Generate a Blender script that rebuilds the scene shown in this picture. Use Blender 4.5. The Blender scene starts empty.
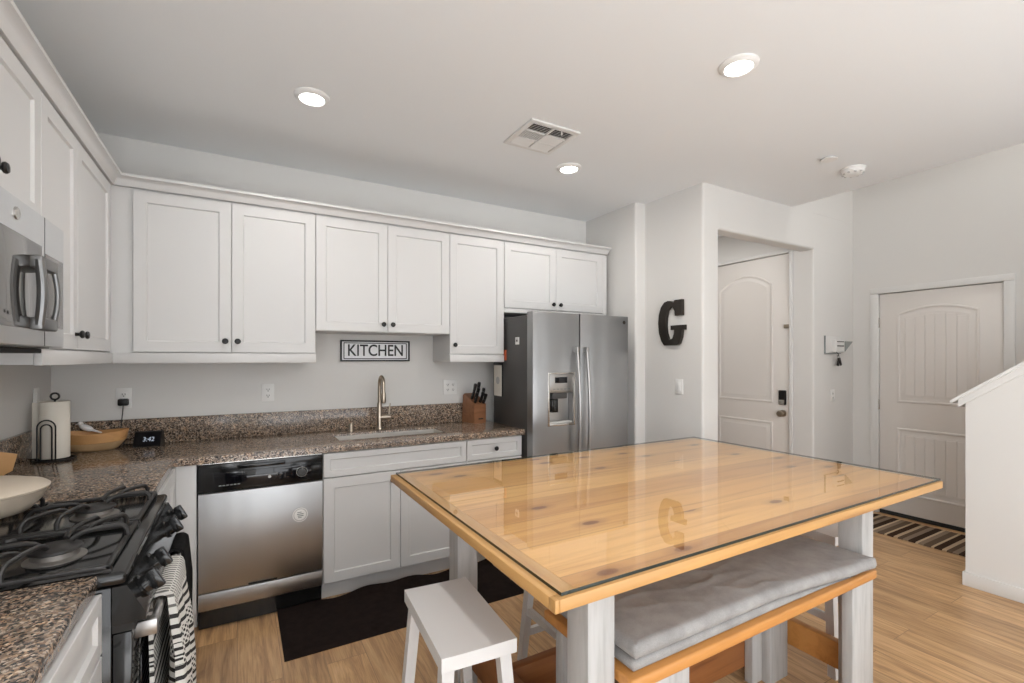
import bpy, bmesh, math, random
from mathutils import Vector, Matrix, noise
PI = math.pi
random.seed(7)
SC = bpy.context.scene
COL = SC.collection

# ---------------------------------------------------------------- camera, world, lights, exposure
cam_d = bpy.data.cameras.new('camera'); cam = bpy.data.objects.new('camera', cam_d); COL.objects.link(cam)
cam.location = (0.91, -3.559, 1.419)
cam.rotation_euler = (PI / 2, 0, -math.radians(29.874))
cam_d.sensor_width = 36.0; cam_d.lens = 474.08 / 1024 * 36.0
cam_d.shift_y = (359.08 - 341.5) / 1024
cam_d.clip_start = 0.02
SC.camera = cam
SC.view_settings.view_transform = 'Standard'; SC.view_settings.look = 'None'
SC.view_settings.gamma = 1; SC.view_settings.use_curve_mapping = False
SC.view_settings.exposure = 0.2
W = bpy.data.worlds.new('sky'); SC.world = W; W.use_nodes = True
W.node_tree.nodes['Background'].inputs[0].default_value = (0.92, 0.95, 1.0, 1)
W.node_tree.nodes['Background'].inputs[1].default_value = 1.2

def area(name, loc, rot, sx, sy, power, col=(1, 1, 1)):
    d = bpy.data.lights.new(name, 'AREA'); d.shape = 'RECTANGLE'; d.size = sx; d.size_y = sy
    d.energy = power; d.color = col
    o = bpy.data.objects.new(name, d); COL.objects.link(o); o.location = loc; o.rotation_euler = rot
    return o
# added fill lamps outside the rear and side windows, all out of view
area('rear_window_fill', (2.5, -7.25, 1.30), (PI / 2 + .25, 0, 0), 3.6, 2.3, 50, (0.95, 0.975, 1.0))
area('side_window_fill', (-0.25, -5.2, 1.5), (0, -PI / 2, 0), 1.5, 1.9, 70, (0.95, 0.975, 1.0))
sun_d = bpy.data.lights.new('sun', 'SUN'); sun_d.energy = 23.0; sun_d.angle = math.radians(.6); sun_d.color = (.95, .98, 1.0)
sun = bpy.data.objects.new('sun', sun_d); COL.objects.link(sun); sun.location = (2, -12, 6)
sun.rotation_euler = Vector((-.30, .73, -.62)).to_track_quat('-Z', 'Y').to_euler()
LAMP_POWER = 4.4

# ---------------------------------------------------------------- helpers
WLOC = {}
class MB:
    def __init__(s): s.v = []; s.f = []; s.m = []; s.M = None
    def add(s, vs, fs, mi=0):
        o = len(s.v)
        for p in vs:
            p = Vector(p)
            s.v.append(s.M @ p if s.M else p)
        for f in fs: s.f.append(tuple(i + o for i in f)); s.m.append(mi)
        return s
    def box(s, x0, x1, y0, y1, z0, z1, b=0.0, mi=0, seg=2):
        x0, x1 = sorted((x0, x1)); y0, y1 = sorted((y0, y1)); z0, z1 = sorted((z0, z1))
        vs = [(x, y, z) for z in (z0, z1) for y in (y0, y1) for x in (x0, x1)]
        fs = [(0, 2, 3, 1), (4, 5, 7, 6), (0, 1, 5, 4), (2, 6, 7, 3), (0, 4, 6, 2), (1, 3, 7, 5)]
        if b <= 0: return s.add(vs, fs, mi)
        bm = bmesh.new(); bv = [bm.verts.new(p) for p in vs]
        for f in fs: bm.faces.new([bv[i] for i in f])
        bmesh.ops.bevel(bm, geom=bm.edges[:], offset=b, segments=seg, affect='EDGES', profile=0.5, clamp_overlap=True)
        bm.verts.index_update()
        s.add([v.co.copy() for v in bm.verts], [[v.index for v in f.verts] for f in bm.faces], mi); bm.free()
        return s
    def hexa(s, bot, top, mi=0):           # two quads -> a solid
        return s.add(list(bot) + list(top), [(0, 1, 2, 3), (7, 6, 5, 4)] + [(i, (i + 1) % 4, 4 + (i + 1) % 4, 4 + i) for i in range(4)], mi)
    def lathe(s, prof, org=(0, 0, 0), axis=(0, 0, 1), n=28, mi=0):
        q = Vector((0, 0, 1)).rotation_difference(Vector(axis).normalized()); org = Vector(org)
        vs = []; fs = []
        for r, h in prof:
            for k in range(n):
                a = 2 * PI * k / n
                vs.append(org + q @ Vector((r * math.cos(a), r * math.sin(a), h)))
        for i in range(len(prof) - 1):
            for k in range(n):
                k2 = (k + 1) % n
                fs.append((i * n + k, i * n + k2, (i + 1) * n + k2, (i + 1) * n + k))
        closed = prof[0] == prof[-1]
        if prof[0][0] > 1e-6 and not closed: fs.append(tuple(range(n))[::-1])
        if prof[-1][0] > 1e-6 and not closed: fs.append(tuple((len(prof) - 1) * n + k for k in range(n)))
        return s.add(vs, fs, mi)
    def cyl(s, p0, p1, r0, r1=None, n=24, mi=0):
        p0 = Vector(p0); p1 = Vector(p1); d = p1 - p0
        return s.lathe([(r0, 0), (r0 if r1 is None else r1, d.length)], p0, d, n, mi)
    def tube(s, pts, r, n=10, closed=False, mi=0, flat=1.0):
        pts = [Vector(p) for p in pts]; N = len(pts); vs = []; fs = []
        up = None
        for i, p in enumerate(pts):
            if closed: t = (pts[(i + 1) % N] - pts[i - 1])
            else: t = pts[min(i + 1, N - 1)] - pts[max(i - 1, 0)]
            t.normalize()
            if up is None:
                up = Vector((0, 0, 1)) if abs(t.z) < .9 else Vector((1, 0, 0))
            u = t.cross(up).normalized(); w = u.cross(t).normalized(); up = w
            rr = r[i] if isinstance(r, (list, tuple)) else r
            for k in range(n):
                a = 2 * PI * k / n
                vs.append(p + u * (rr * math.cos(a)) + w * (rr * flat * math.sin(a)))
        for i in range(N if closed else N - 1):
            j = (i + 1) % N
            for k in range(n):
                k2 = (k + 1) % n
                fs.append((i * n + k, i * n + k2, j * n + k2, j * n + k))
        if not closed:
            fs.append(tuple(range(n))[::-1]); fs.append(tuple((N - 1) * n + k for k in range(n)))
        return s.add(vs, fs, mi)
    def prism(s, pts, axis, a0, a1, mi=0):
        n = len(pts)
        def P(p, a): return {'x': (a, p[0], p[1]), 'y': (p[0], a, p[1]), 'z': (p[0], p[1], a)}[axis]
        vs = [P(p, a0) for p in pts] + [P(p, a1) for p in pts]
        fs = [tuple(range(n)), tuple(range(2 * n - 1, n - 1, -1))] + [(i, (i + 1) % n, n + (i + 1) % n, n + i) for i in range(n)]
        return s.add(vs, fs, mi)
    def grid(s, rows, mi=0, closed=False):
        n = len(rows[0]); vs = [p for r in rows for p in r]; fs = []
        for i in range(len(rows) - 1):
            for k in range(n if closed else n - 1):
                k2 = (k + 1) % n
                fs.append((i * n + k, i * n + k2, (i + 1) * n + k2, (i + 1) * n + k))
        return s.add(vs, fs, mi)
    def rings(s, rings, mi=0):             # stacked closed loops, capped at both ends
        n = len(rings[0]); vs = [p for r in rings for p in r]
        fs = [tuple(range(n))[::-1], tuple((len(rings) - 1) * n + k for k in range(n))]
        for i in range(len(rings) - 1):
            for k in range(n):
                k2 = (k + 1) % n
                fs.append((i * n + k, i * n + k2, (i + 1) * n + k2, (i + 1) * n + k))
        return s.add(vs, fs, mi)
    def build(s, name, mat, parent=None, angle=32, solid=True):
        me = bpy.data.meshes.new(name)
        vs = s.v
        if parent is None:
            xs = [p.x for p in vs]; ys = [p.y for p in vs]; zs = [p.z for p in vs]
            o0 = Vector(((min(xs) + max(xs)) / 2, (min(ys) + max(ys)) / 2, min(zs)))
        else: o0 = WLOC[parent.name]
        me.from_pydata([p - o0 for p in vs], [], s.f)
        mats = mat if isinstance(mat, (list, tuple)) else [mat]
        for m in mats: me.materials.append(m)
        me.polygons.foreach_set('material_index', s.m)
        if solid:
            bm = bmesh.new(); bm.from_mesh(me); bmesh.ops.recalc_face_normals(bm, faces=bm.faces[:]); bm.to_mesh(me); bm.free()
        me.polygons.foreach_set('use_smooth', [True] * len(me.polygons))
        me.set_sharp_from_angle(angle=math.radians(angle)); me.update()
        o = bpy.data.objects.new(name, me); COL.objects.link(o)
        if parent is None: o.location = o0
        else: o.parent = parent
        WLOC[o.name] = o0
        return o

def tag(o, label=None, cat=None, group=None, kind=None):
    if label: o['label'] = label
    if cat: o['category'] = cat
    if group: o['group'] = group
    if kind: o['kind'] = kind
    return o
def thing(name, loc, label, cat, group=None):
    o = bpy.data.objects.new(name, None); COL.objects.link(o); o.location = loc; o.empty_display_size = .05
    WLOC[o.name] = Vector(loc)
    return tag(o, label, cat, group)
def dup(o, parent=None):
    c = o.copy(); COL.objects.link(c); c.parent = parent
    WLOC[c.name] = WLOC[o.name]
    for ch in list(o.children): dup(ch, c)
    return c
def struct(mb, name, mat, parent=None, angle=32):
    o = mb.build(name, mat, parent, angle)
    if parent is None: o['kind'] = 'structure'
    return o
def text_mesh(body, size, depth, sx=1.0, bold=0.0):
    cu = bpy.data.curves.new('lettering', 'FONT'); cu.body = body; cu.size = size; cu.extrude = depth
    cu.align_x = 'CENTER'; cu.align_y = 'CENTER'; cu.offset = bold
    ob = bpy.data.objects.new('lettering', cu); COL.objects.link(ob)
    dg = bpy.context.evaluated_depsgraph_get(); me = bpy.data.meshes.new_from_object(ob.evaluated_get(dg))
    vs = [(v.co.x * sx, v.co.y, v.co.z) for v in me.vertices]; fs = [tuple(p.vertices) for p in me.polygons]
    bpy.data.objects.remove(ob); bpy.data.curves.remove(cu); bpy.data.meshes.remove(me)
    return vs, fs

# ---------------------------------------------------------------- materials
def mat(name, col, rough=.5, metal=0.0, spec=None, coat=0.0):
    m = bpy.data.materials.new(name); m.use_nodes = True
    b = m.node_tree.nodes['Principled BSDF']
    b.inputs['Base Color'].default_value = (*col, 1); b.inputs['Roughness'].default_value = rough
    b.inputs['Metallic'].default_value = metal
    if spec is not None: b.inputs['Specular IOR Level'].default_value = spec
    if coat: b.inputs['Coat Weight'].default_value = coat
    return m
class NT:
    def __init__(s, m): s.t = m.node_tree; s.b = s.t.nodes['Principled BSDF']
    def n(s, typ, **kw):
        nd = s.t.nodes.new(typ)
        for k, v in kw.items():
            if k.startswith('i_'): nd.inputs[k[2:].replace('_', ' ')].default_value = v
            else: setattr(nd, k, v)
        return nd
    def l(s, a, b): s.t.links.new(a, b)
    def coords(s, scale=(1, 1, 1), rot=(0, 0, 0), kind='Object'):
        tc = s.n('ShaderNodeTexCoord'); mp = s.n('ShaderNodeMapping'); s.l(tc.outputs[kind], mp.inputs[0])
        mp.inputs['Scale'].default_value = scale; mp.inputs['Rotation'].default_value = rot
        return mp.outputs[0]
    def geo(s, scale=(1, 1, 1), rot=(0, 0, 0), loc=(0, 0, 0)):
        g = s.n('ShaderNodeNewGeometry'); mp = s.n('ShaderNodeMapping'); s.l(g.outputs['Position'], mp.inputs[0])
        mp.inputs['Scale'].default_value = scale; mp.inputs['Rotation'].default_value = rot; mp.inputs['Location'].default_value = loc
        return mp.outputs[0]
    def ramp(s, fac, stops, interp='LINEAR'):
        r = s.n('ShaderNodeValToRGB'); s.l(fac, r.inputs[0]); r.color_ramp.interpolation = interp
        e = r.color_ramp.elements
        while len(e) < len(stops): e.new(.5)
        for el, (p, c) in zip(e, stops): el.position = p; el.color = (*c, 1)
        return r.outputs[0]
    def mix(s, fac, a, b, mode='MIX'):
        x = s.n('ShaderNodeMix', data_type='RGBA', blend_type=mode)
        for sock, v in ((x.inputs[0], fac), (x.inputs[6], a), (x.inputs[7], b)):
            if isinstance(v, (int, float)): sock.default_value = v
            elif isinstance(v, tuple): sock.default_value = (*v, 1)
            else: s.l(v, sock)
        return x.outputs[2]
    def math(s, op, a, b=None, c=None):
        x = s.n('ShaderNodeMath', operation=op)
        for i, v in enumerate((a, b, c)):
            if v is None: continue
            if isinstance(v, (int, float)): x.inputs[i].default_value = v
            else: s.l(v, x.inputs[i])
        return x.outputs[0]
    def noise(s, vec, scale, detail=4, rough=.5, dist=0):
        x = s.n('ShaderNodeTexNoise'); s.l(vec, x.inputs['Vector']); x.inputs['Scale'].default_value = scale
        x.inputs['Detail'].default_value = detail; x.inputs['Roughness'].default_value = rough; x.inputs['Distortion'].default_value = dist
        return x.outputs[0]
    def bump(s, h, strength=.2, dist=.01):
        x = s.n('ShaderNodeBump'); s.l(h, x.inputs['Height']); x.inputs['Strength'].default_value = strength; x.inputs['Distance'].default_value = dist
        s.l(x.outputs[0], s.b.inputs['Normal'])
    def color(s, c): s.l(c, s.b.inputs['Base Color'])
    def rough(s, r): s.l(r, s.b.inputs['Roughness'])

def paint(name, col, rough=.6, bump=.05):
    m = mat(name, col, rough); t = NT(m); t.bump(t.noise(t.geo(), 90, 2), bump, .004); return m
M = {}
M['wall'] = paint('wall_paint', (.70, .685, .66))
M['ceil'] = paint('ceiling_paint', (.825, .84, .85), .8)
M['door'] = mat('door_paint', (.74, .70, .66), .45)
M['bounce'] = paint('bounce_carpet', (.70, .69, .68), .95, .3)  # pale finish of the added light-bouncing floor behind the camera
M['trim'] = mat('trim_paint', (.72, .71, .69), .4)
M['cab'] = mat('cabinet_white', (.63, .622, .612), .38)
M['plastic'] = mat('white_plastic', (.80, .79, .77), .35)
M['black'] = mat('black_metal', (.012, .011, .011), .35, .3)
M['blackgloss'] = mat('black_enamel', (.010, .010, .010), .12)
M['iron'] = mat('cast_iron', (.022, .020, .019), .45)
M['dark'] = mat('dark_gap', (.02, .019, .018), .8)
M['fridge_side'] = mat('charcoal_side', (.055, .052, .050), .38)
M['nickel'] = mat('brushed_nickel', (.42, .36, .29), .28, 1.0)
M['chrome'] = mat('satin_chrome', (.60, .58, .55), .25, 1.0)
M['bronze'] = mat('dark_bronze', (.05, .042, .036), .35, .7)
M['paper'] = mat('paper_white', (.82, .77, .68), .9)
M['cream'] = mat('cream_enamel', (.60, .51, .405), .35)
M['bird'] = mat('white_ceramic', (.85, .85, .86), .3)
M['orange'] = mat('orange_card', (.65, .13, .05), .6)
M['grille'] = mat('grille_grey', (.52, .51, .49), .5)

def steel(name, col, rough, axis, streak=.05):
    m = mat(name, col, rough, 1.0); t = NT(m)
    sc = {'x': (1.2, 40, 160), 'z': (160, 160, 1.2)}[axis]
    nz = t.noise(t.geo(sc), 1.0, 2)
    t.rough(t.math('MULTIPLY_ADD', nz, streak, rough - streak / 2))
    big = t.noise(t.geo((7, 7, .18)), 1.0, 1)
    t.bump(big, .34, .02)
    t.b.inputs['Anisotropic'].default_value = .75
    tg = t.n('ShaderNodeTangent', direction_type='RADIAL', axis='Z'); t.l(tg.outputs[0], t.b.inputs['Tangent'])
    return m
M['steel'] = steel('stainless_steel', (.345, .345, .345), .33, 'x')
M['steel_dw'] = steel('stainless_dishwasher', (.57, .575, .58), .42, 'x')
M['steel_sink'] = mat('sink_steel', (.66, .63, .59), .42, .7)
M['satin_steel'] = mat('satin_steel', (.42, .41, .40), .33, 1.0)
M['dark_steel'] = mat('dark_steel', (.22, .22, .22), .42, 1.0)
M['burner_metal'] = mat('burner_metal', (.30, .28, .26), .5, .8)
M['clear'] = None

def granite():
    m = mat('brown_granite', (.2, .17, .15), .13); t = NT(m); g = t.geo()
    v = t.n('ShaderNodeTexVoronoi'); t.l(g, v.inputs['Vector']); v.inputs['Scale'].default_value = 190; v.inputs['Randomness'].default_value = 1
    sep = t.n('ShaderNodeSeparateColor'); t.l(v.outputs['Color'], sep.inputs[0])
    c = t.ramp(sep.outputs[0], [(0, (.035, .030, .028)), (.20, (.085, .070, .062)), (.32, (.22, .17, .14)), (.50, (.34, .26, .205)), (.64, (.42, .35, .30)), (.78, (.25, .215, .195)), (.90, (.55, .49, .44))], 'CONSTANT')
    n2 = t.noise(g, 38, 4, .6)
    c2 = t.ramp(n2, [(.33, (.55, .52, .50)), (.50, (1, 1, 1)), (.66, (1.3, 1.15, 1.0))])
    c3 = t.mix(1.0, t.mix(1.0, c, c2, 'MULTIPLY'), (.96, .90, .81), 'MULTIPLY')
    n3 = t.noise(g, 130, 3, .6)
    t.color(t.mix(t.ramp(n3, [(.58, (0, 0, 0)), (.65, (.7, .7, .7))]), c3, (.05, .042, .038)))
    return m
M['granite'] = granite()

def floor_mat():
    m = mat('oak_vinyl_plank', (.4, .28, .17), .32); t = NT(m)
    g = t.geo(rot=(0, 0, PI / 2))
    br = t.n('ShaderNodeTexBrick'); t.l(g, br.inputs['Vector'])
    br.inputs['Scale'].default_value = 1.0; br.inputs['Brick Width'].default_value = 1.22; br.inputs['Row Height'].default_value = .18
    br.inputs['Mortar Size'].default_value = .0016; br.inputs['Mortar Smooth'].default_value = .2; br.inputs['Bias'].default_value = 0
    br.inputs['Color1'].default_value = (0, 0, 0, 1); br.inputs['Color2'].default_value = (1, 1, 1, 1); br.inputs['Mortar'].default_value = (.5, .5, .5, 1)
    br.offset = .37
    sep = t.n('ShaderNodeSeparateColor'); t.l(br.outputs['Color'], sep.inputs[0])
    pos = t.n('ShaderNodeNewGeometry').outputs['Position']
    off = t.n('ShaderNodeCombineXYZ'); t.l(t.math('MULTIPLY', sep.outputs[0], 7.3), off.inputs[0]); t.l(t.math('MULTIPLY', sep.outputs[0], 31.7), off.inputs[1])
    ad = t.n('ShaderNodeVectorMath', operation='ADD'); t.l(pos, ad.inputs[0]); t.l(off.outputs[0], ad.inputs[1])
    mp = t.n('ShaderNodeMapping'); t.l(ad.outputs[0], mp.inputs[0]); mp.inputs['Scale'].default_value = (9, .75, 1)
    gr = t.noise(mp.outputs[0], 2.4, 8, .62, 1.2)
    mp2 = t.n('ShaderNodeMapping'); t.l(ad.outputs[0], mp2.inputs[0]); mp2.inputs['Scale'].default_value = (55, 2.2, 1)
    fine = t.noise(mp2.outputs[0], 3.0, 5, .6)
    c = t.ramp(gr, [(.30, (.19, .090, .034)), (.43, (.39, .215, .092)), (.54, (.58, .35, .165)), (.70, (.70, .46, .245))])
    c = t.mix(.35, c, t.ramp(fine, [(.3, (.24, .125, .052)), (.6, (.66, .43, .22))]))
    c = t.mix(1, c, t.ramp(sep.outputs[0], [(0, (.78, .75, .72)), (1, (1.10, 1.08, 1.06))]), 'MULTIPLY')
    t.color(t.mix(t.math('MULTIPLY', br.outputs['Fac'], .55), c, (.12, .07, .04)))
    t.bump(t.math('SUBTRACT', t.math('MULTIPLY', gr, .3), br.outputs['Fac']), .12, .002)
    return m
M['floor'] = floor_mat()

def pine(name, light, dark, width, axis='x', planks=True, knots=True, rough=.45, shift=0.0):
    m = mat(name, light, rough); t = NT(m)
    g = t.n('ShaderNodeNewGeometry').outputs['Position']; sp = t.n('ShaderNodeSeparateXYZ'); t.l(g, sp.inputs[0])
    along, across = (sp.outputs[0], sp.outputs[1]) if axis == 'x' else (sp.outputs[1], sp.outputs[0])
    pid = t.math('FLOOR', t.math('DIVIDE', t.math('ADD', across, shift), width))
    wn = t.n('ShaderNodeTexWhiteNoise', noise_dimensions='1D'); t.l(pid, wn.inputs['W'])
    rnd = wn.outputs['Value'] if planks else t.math('MULTIPLY', wn.outputs['Value'], 0.0)
    cb = t.n('ShaderNodeCombineXYZ')
    t.l(t.math('ADD', along, t.math('MULTIPLY', rnd, 13.0)), cb.inputs[0]); t.l(t.math('ADD', across, t.math('MULTIPLY', rnd, 5.0)), cb.inputs[1]); t.l(sp.outputs[2], cb.inputs[2])
    mp = t.n('ShaderNodeMapping'); t.l(cb.outputs[0], mp.inputs[0]); mp.inputs['Scale'].default_value = (.55, 9, 9)
    gr = t.noise(mp.outputs[0], 2.2, 7, .55, .9)
    mp2 = t.n('ShaderNodeMapping'); t.l(cb.outputs[0], mp2.inputs[0]); mp2.inputs['Scale'].default_value = (2.5, 85, 85)
    fine = t.noise(mp2.outputs[0], 1.5, 3)
    c = t.ramp(gr, [(.26, dark), (.39, tuple((a * 2 + b) / 3 for a, b in zip(light, dark))), (.52, light), (.8, tuple(min(1, x * 1.08) for x in light))])
    c = t.mix(t.math('MULTIPLY', fine, .16), c, dark)
    if planks:
        c = t.mix(1, c, t.ramp(rnd, [(0, (.70, .57, .48)), (.3, (1.0, .95, .90)), (.7, (1.1, 1.1, 1.1)), (1, (.84, .74, .64))]), 'MULTIPLY')
        fr = t.math('FRACT', t.math('DIVIDE', t.math('ADD', across, shift), width))
        edge = t.math('LESS_THAN', t.math('ABSOLUTE', t.math('SUBTRACT', fr, .5)), .492)
        c = t.mix(t.math('MULTIPLY', t.math('SUBTRACT', 1, edge), .45), c, (.2, .10, .045))
    if knots:
        mk = t.n('ShaderNodeMapping'); t.l(cb.outputs[0], mk.inputs[0]); mk.inputs['Scale'].default_value = (2.9, 6.6, .001)
        wob = t.noise(cb.outputs[0], 18, 2)
        v = t.n('ShaderNodeTexVoronoi', voronoi_dimensions='2D'); t.l(mk.outputs[0], v.inputs['Vector']); v.inputs['Scale'].default_value = 1.0
        sepk = t.n('ShaderNodeSeparateColor'); t.l(v.outputs['Color'], sepk.inputs[0])
        d = t.math('ADD', v.outputs['Distance'], t.math('MULTIPLY', t.math('SUBTRACT', wob, .5), .035))
        gate = t.math('GREATER_THAN', sepk.outputs[0], .36)
        core = t.ramp(d, [(.05, (1, 1, 1)), (.085, (.85, .85, .85)), (.10, (.35, .35, .35)), (.24, (0, 0, 0))])
        c = t.mix(t.math('MULTIPLY', core, gate), c, (.20, .070, .020))
    t.color(c); t.bump(fine, .04, .002)
    return m
M['pine'] = pine('pine_tabletop', (.73, .43, .16), (.43, .19, .055), .186, 'x', shift=.05)
M['pine_end'] = pine('pine_edging', (.56, .315, .115), (.40, .19, .06), 5.0, 'y', planks=False, knots=False)
M['pine_front'] = pine('pine_front_edging', (.54, .30, .105), (.38, .18, .055), 5.0, 'x', planks=False, knots=False)
M['bench_wood'] = pine('stained_bench_wood', (.56, .255, .070), (.38, .145, .034), .2, 'x', planks=False, knots=False, rough=.4)
M['beam_wood'] = pine('stained_beam_wood', (.30, .115, .035), (.17, .055, .016), 5.0, 'x', planks=False, knots=False, rough=.5)
M['bowl_wood'] = pine('acacia_wood', (.66, .46, .25), (.50, .30, .14), 5.0, 'x', planks=False, knots=False, rough=.5)
M['bowl_bark'] = pine('live_edge_wood', (.60, .33, .13), (.42, .20, .07), 5.0, 'x', planks=False, knots=False, rough=.55)
M['block_wood'] = pine('knife_block_wood', (.30, .135, .065), (.16, .065, .03), 5.0, 'x', planks=False, knots=False, rough=.4)
M['spatula'] = mat('beech_wood', (.55, .30, .12), .5)

def whitewash():
    m = mat('white_painted_wood', (.80, .79, .77), .5); t = NT(m)
    n1 = t.noise(t.geo((14, 14, 1.2)), 3, 5, .6)
    t.color(t.ramp(n1, [(.3, (.36, .355, .345)), (.5, (.45, .445, .435)), (.7, (.49, .485, .475))])); t.bump(n1, .08, .003)
    return m
M['white_wood'] = whitewash()
M['stool'] = mat('stool_white_paint', (.70, .69, .68), .42)

def fabric(name, c1, c2, scale=30, weave=700):
    m = mat(name, c1, .95, 0, .05); t = NT(m)
    n1 = t.noise(t.geo(), scale, 5, .6); n2 = t.noise(t.geo(), weave, 2)
    t.color(t.mix(1, t.ramp(n1, [(.3, c2), (.65, c1)]), t.ramp(n2, [(.3, (.82, .82, .82)), (.7, (1.08, 1.08, 1.08))]), 'MULTIPLY'))
    t.bump(t.math('ADD', t.math('MULTIPLY', n1, .7), t.math('MULTIPLY', n2, .3)), .3, .004)
    b = t.b
    b.inputs['Sheen Weight'].default_value = .15 if c1[0] > .2 else 0.0
    return m
M['cushion'] = fabric('grey_velvet', (.37, .36, .352), (.275, .266, .26), 14, 600)
M['mat'] = fabric('dark_brown_mat', (.022, .015, .013), (.013, .009, .008), 25, 260)
M['towel_dark'] = fabric('black_towel', (.018, .017, .017), (.010, .010, .010), 40, 300)

def towel_mat():
    m = mat('striped_towel', (.7, .68, .64), .95, 0, .2); t = NT(m)
    g = t.n('ShaderNodeNewGeometry').outputs['Position']; sp = t.n('ShaderNodeSeparateXYZ'); t.l(g, sp.inputs[0])
    z = sp.outputs[2]; y = sp.outputs[1]
    wob = t.noise(g, 14, 2)
    zz = t.math('ADD', z, t.math('MULTIPLY', t.math('SUBTRACT', wob, .5), .008))
    stripe = t.math('GREATER_THAN', t.math('SINE', t.math('MULTIPLY', zz, 2 * PI / .026)), .25)
    ck = t.math('GREATER_THAN', t.math('MULTIPLY', t.math('SINE', t.math('MULTIPLY', zz, 2 * PI / .017)), t.math('SINE', t.math('MULTIPLY', y, 2 * PI / .017))), .12)
    band = t.math('LESS_THAN', t.math('FRACT', t.math('DIVIDE', t.math('ADD', zz, .035), .155)), .36)
    top = t.math('GREATER_THAN', zz, .725)
    f = t.math('ADD', t.math('MULTIPLY', band, ck), t.math('MULTIPLY', t.math('SUBTRACT', 1, band), stripe))
    f = t.math('ADD', t.math('MULTIPLY', top, t.math('MULTIPLY', ck, .8)), t.math('MULTIPLY', t.math('SUBTRACT', 1, top), f))
    t.color(t.mix(f, (.66, .64, .60), (.035, .033, .032)))
    t.bump(t.noise(t.geo(), 240, 2), .4, .004)
    return m
M['towel'] = towel_mat()

def stripes_rug():
    m = mat('striped_rug', (.3, .28, .25), 1.0, 0, .0); t = NT(m)
    g = t.n('ShaderNodeNewGeometry').outputs['Position']; sp = t.n('ShaderNodeSeparateXYZ'); t.l(g, sp.inputs[0])
    f = t.math('FRACT', t.math('DIVIDE', sp.outputs[1], .30))
    c = t.ramp(f, [(0, (.050, .030, .020)), (.15, (.50, .37, .24)), (.21, (.13, .090, .062)), (.36, (.26, .19, .135)), (.47, (.55, .42, .28)), (.53, (.050, .032, .022)), (.68, (.24, .175, .125)), (.80, (.11, .075, .052)), (.91, (.46, .34, .225))], 'CONSTANT')
    t.color(c); t.bump(t.noise(t.geo((400, 60, 1)), 1, 2), .5, .004)
    return m
M['rug'] = stripes_rug()

def glass_sheet():
    m = bpy.data.materials.new('clear_glass'); m.use_nodes = True; nt = m.node_tree; nt.nodes.clear()
    o = nt.nodes.new('ShaderNodeOutputMaterial'); mx = nt.nodes.new('ShaderNodeMixShader'); tr = nt.nodes.new('ShaderNodeBsdfTransparent'); gl = nt.nodes.new('ShaderNodeBsdfGlossy')
    lw = nt.nodes.new('ShaderNodeLayerWeight'); pw = nt.nodes.new('ShaderNodeMath'); pw.operation = 'POWER'; pw.inputs[1].default_value = 5
    ma = nt.nodes.new('ShaderNodeMath'); ma.operation = 'MULTIPLY_ADD'; ma.inputs[1].default_value = .96; ma.inputs[2].default_value = .04
    nt.links.new(lw.outputs['Facing'], pw.inputs[0]); nt.links.new(pw.outputs[0], ma.inputs[0]); gl.inputs['Roughness'].default_value = 0.012; tr.inputs[0].default_value = (.985, .995, .985, 1); gl.inputs[0].default_value = (1, 1, 1, 1)
    nt.links.new(ma.outputs[0], mx.inputs[0]); nt.links.new(tr.outputs[0], mx.inputs[1]); nt.links.new(gl.outputs[0], mx.inputs[2]); nt.links.new(mx.outputs[0], o.inputs[0])
    return m
M['glass'] = glass_sheet()
def clear_face():
    m = bpy.data.materials.new('glass_underside'); m.use_nodes = True; nt = m.node_tree; nt.nodes.clear()
    o = nt.nodes.new('ShaderNodeOutputMaterial'); tr = nt.nodes.new('ShaderNodeBsdfTransparent'); nt.links.new(tr.outputs[0], o.inputs[0]); return m
M['clear'] = clear_face()
M['glass_edge'] = mat('glass_edge_green', (.012, .022, .018), .2)
M['screen'] = mat('dark_glass', (.006, .006, .008), .06)
M['oven_glass'] = mat('mirror_black_glass', (.20, .19, .18), .05, .85)
def emit(name, col, st):
    m = mat(name, (0, 0, 0), .5); b = m.node_tree.nodes['Principled BSDF']
    b.inputs['Emission Color'].default_value = (*col, 1); b.inputs['Emission Strength'].default_value = st; return m
M['lens'] = emit('lamp_lens', (1, .975, .94), 14)
M['digits'] = emit('clock_digits', (.75, .85, 1), .45)
M['lcd'] = mat('lcd_grey', (.25, .27, .26), .3)

# ---------------------------------------------------------------- room shell
CZ = 2.725; UZ = 4.3; HX0, HX1 = 4.056, 5.361; OY = -1.227; OH = 2.402; RX = 6.049; EX = 5.019; RY = -7.0
struct(MB().box(-.1, 6.2, RY - .1, .5, -.1, 0), 'floor', M['floor'])
struct(MB().box(.001, 4.85, RY, -4.15, .0005, .014, .004), 'floor_bounce', M['bounce'])  # unseen carpet, added to bounce sunlight up to the ceiling
c = MB(); c.box(-.1, EX, RY - .1, OY, CZ, CZ + .2).box(-.1, HX0, OY, .5, CZ, CZ + .2).box(HX0, HX1 + .05, OY + .06, .5, CZ, CZ + .2)
struct(c, 'ceiling', M['ceil'])
struct(MB().box(EX - .12, 6.2, RY - .1, OY + .1, UZ, UZ + .1), 'ceiling_upper', M['ceil'])
struct(MB().box(-.1, HX0 - .02, 0, .1, 0, CZ), 'wall_back', M['wall'])
w = MB()
for a, b_, z0, z1 in ((RY - .1, -6.1, 0, CZ), (-6.1, -4.35, 0, .55), (-6.1, -4.35, 2.4, CZ), (-4.35, .1, 0, CZ)): w.box(-.1, 0, a, b_, z0, z1)
struct(w, 'wall_left', M['wall'])
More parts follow.
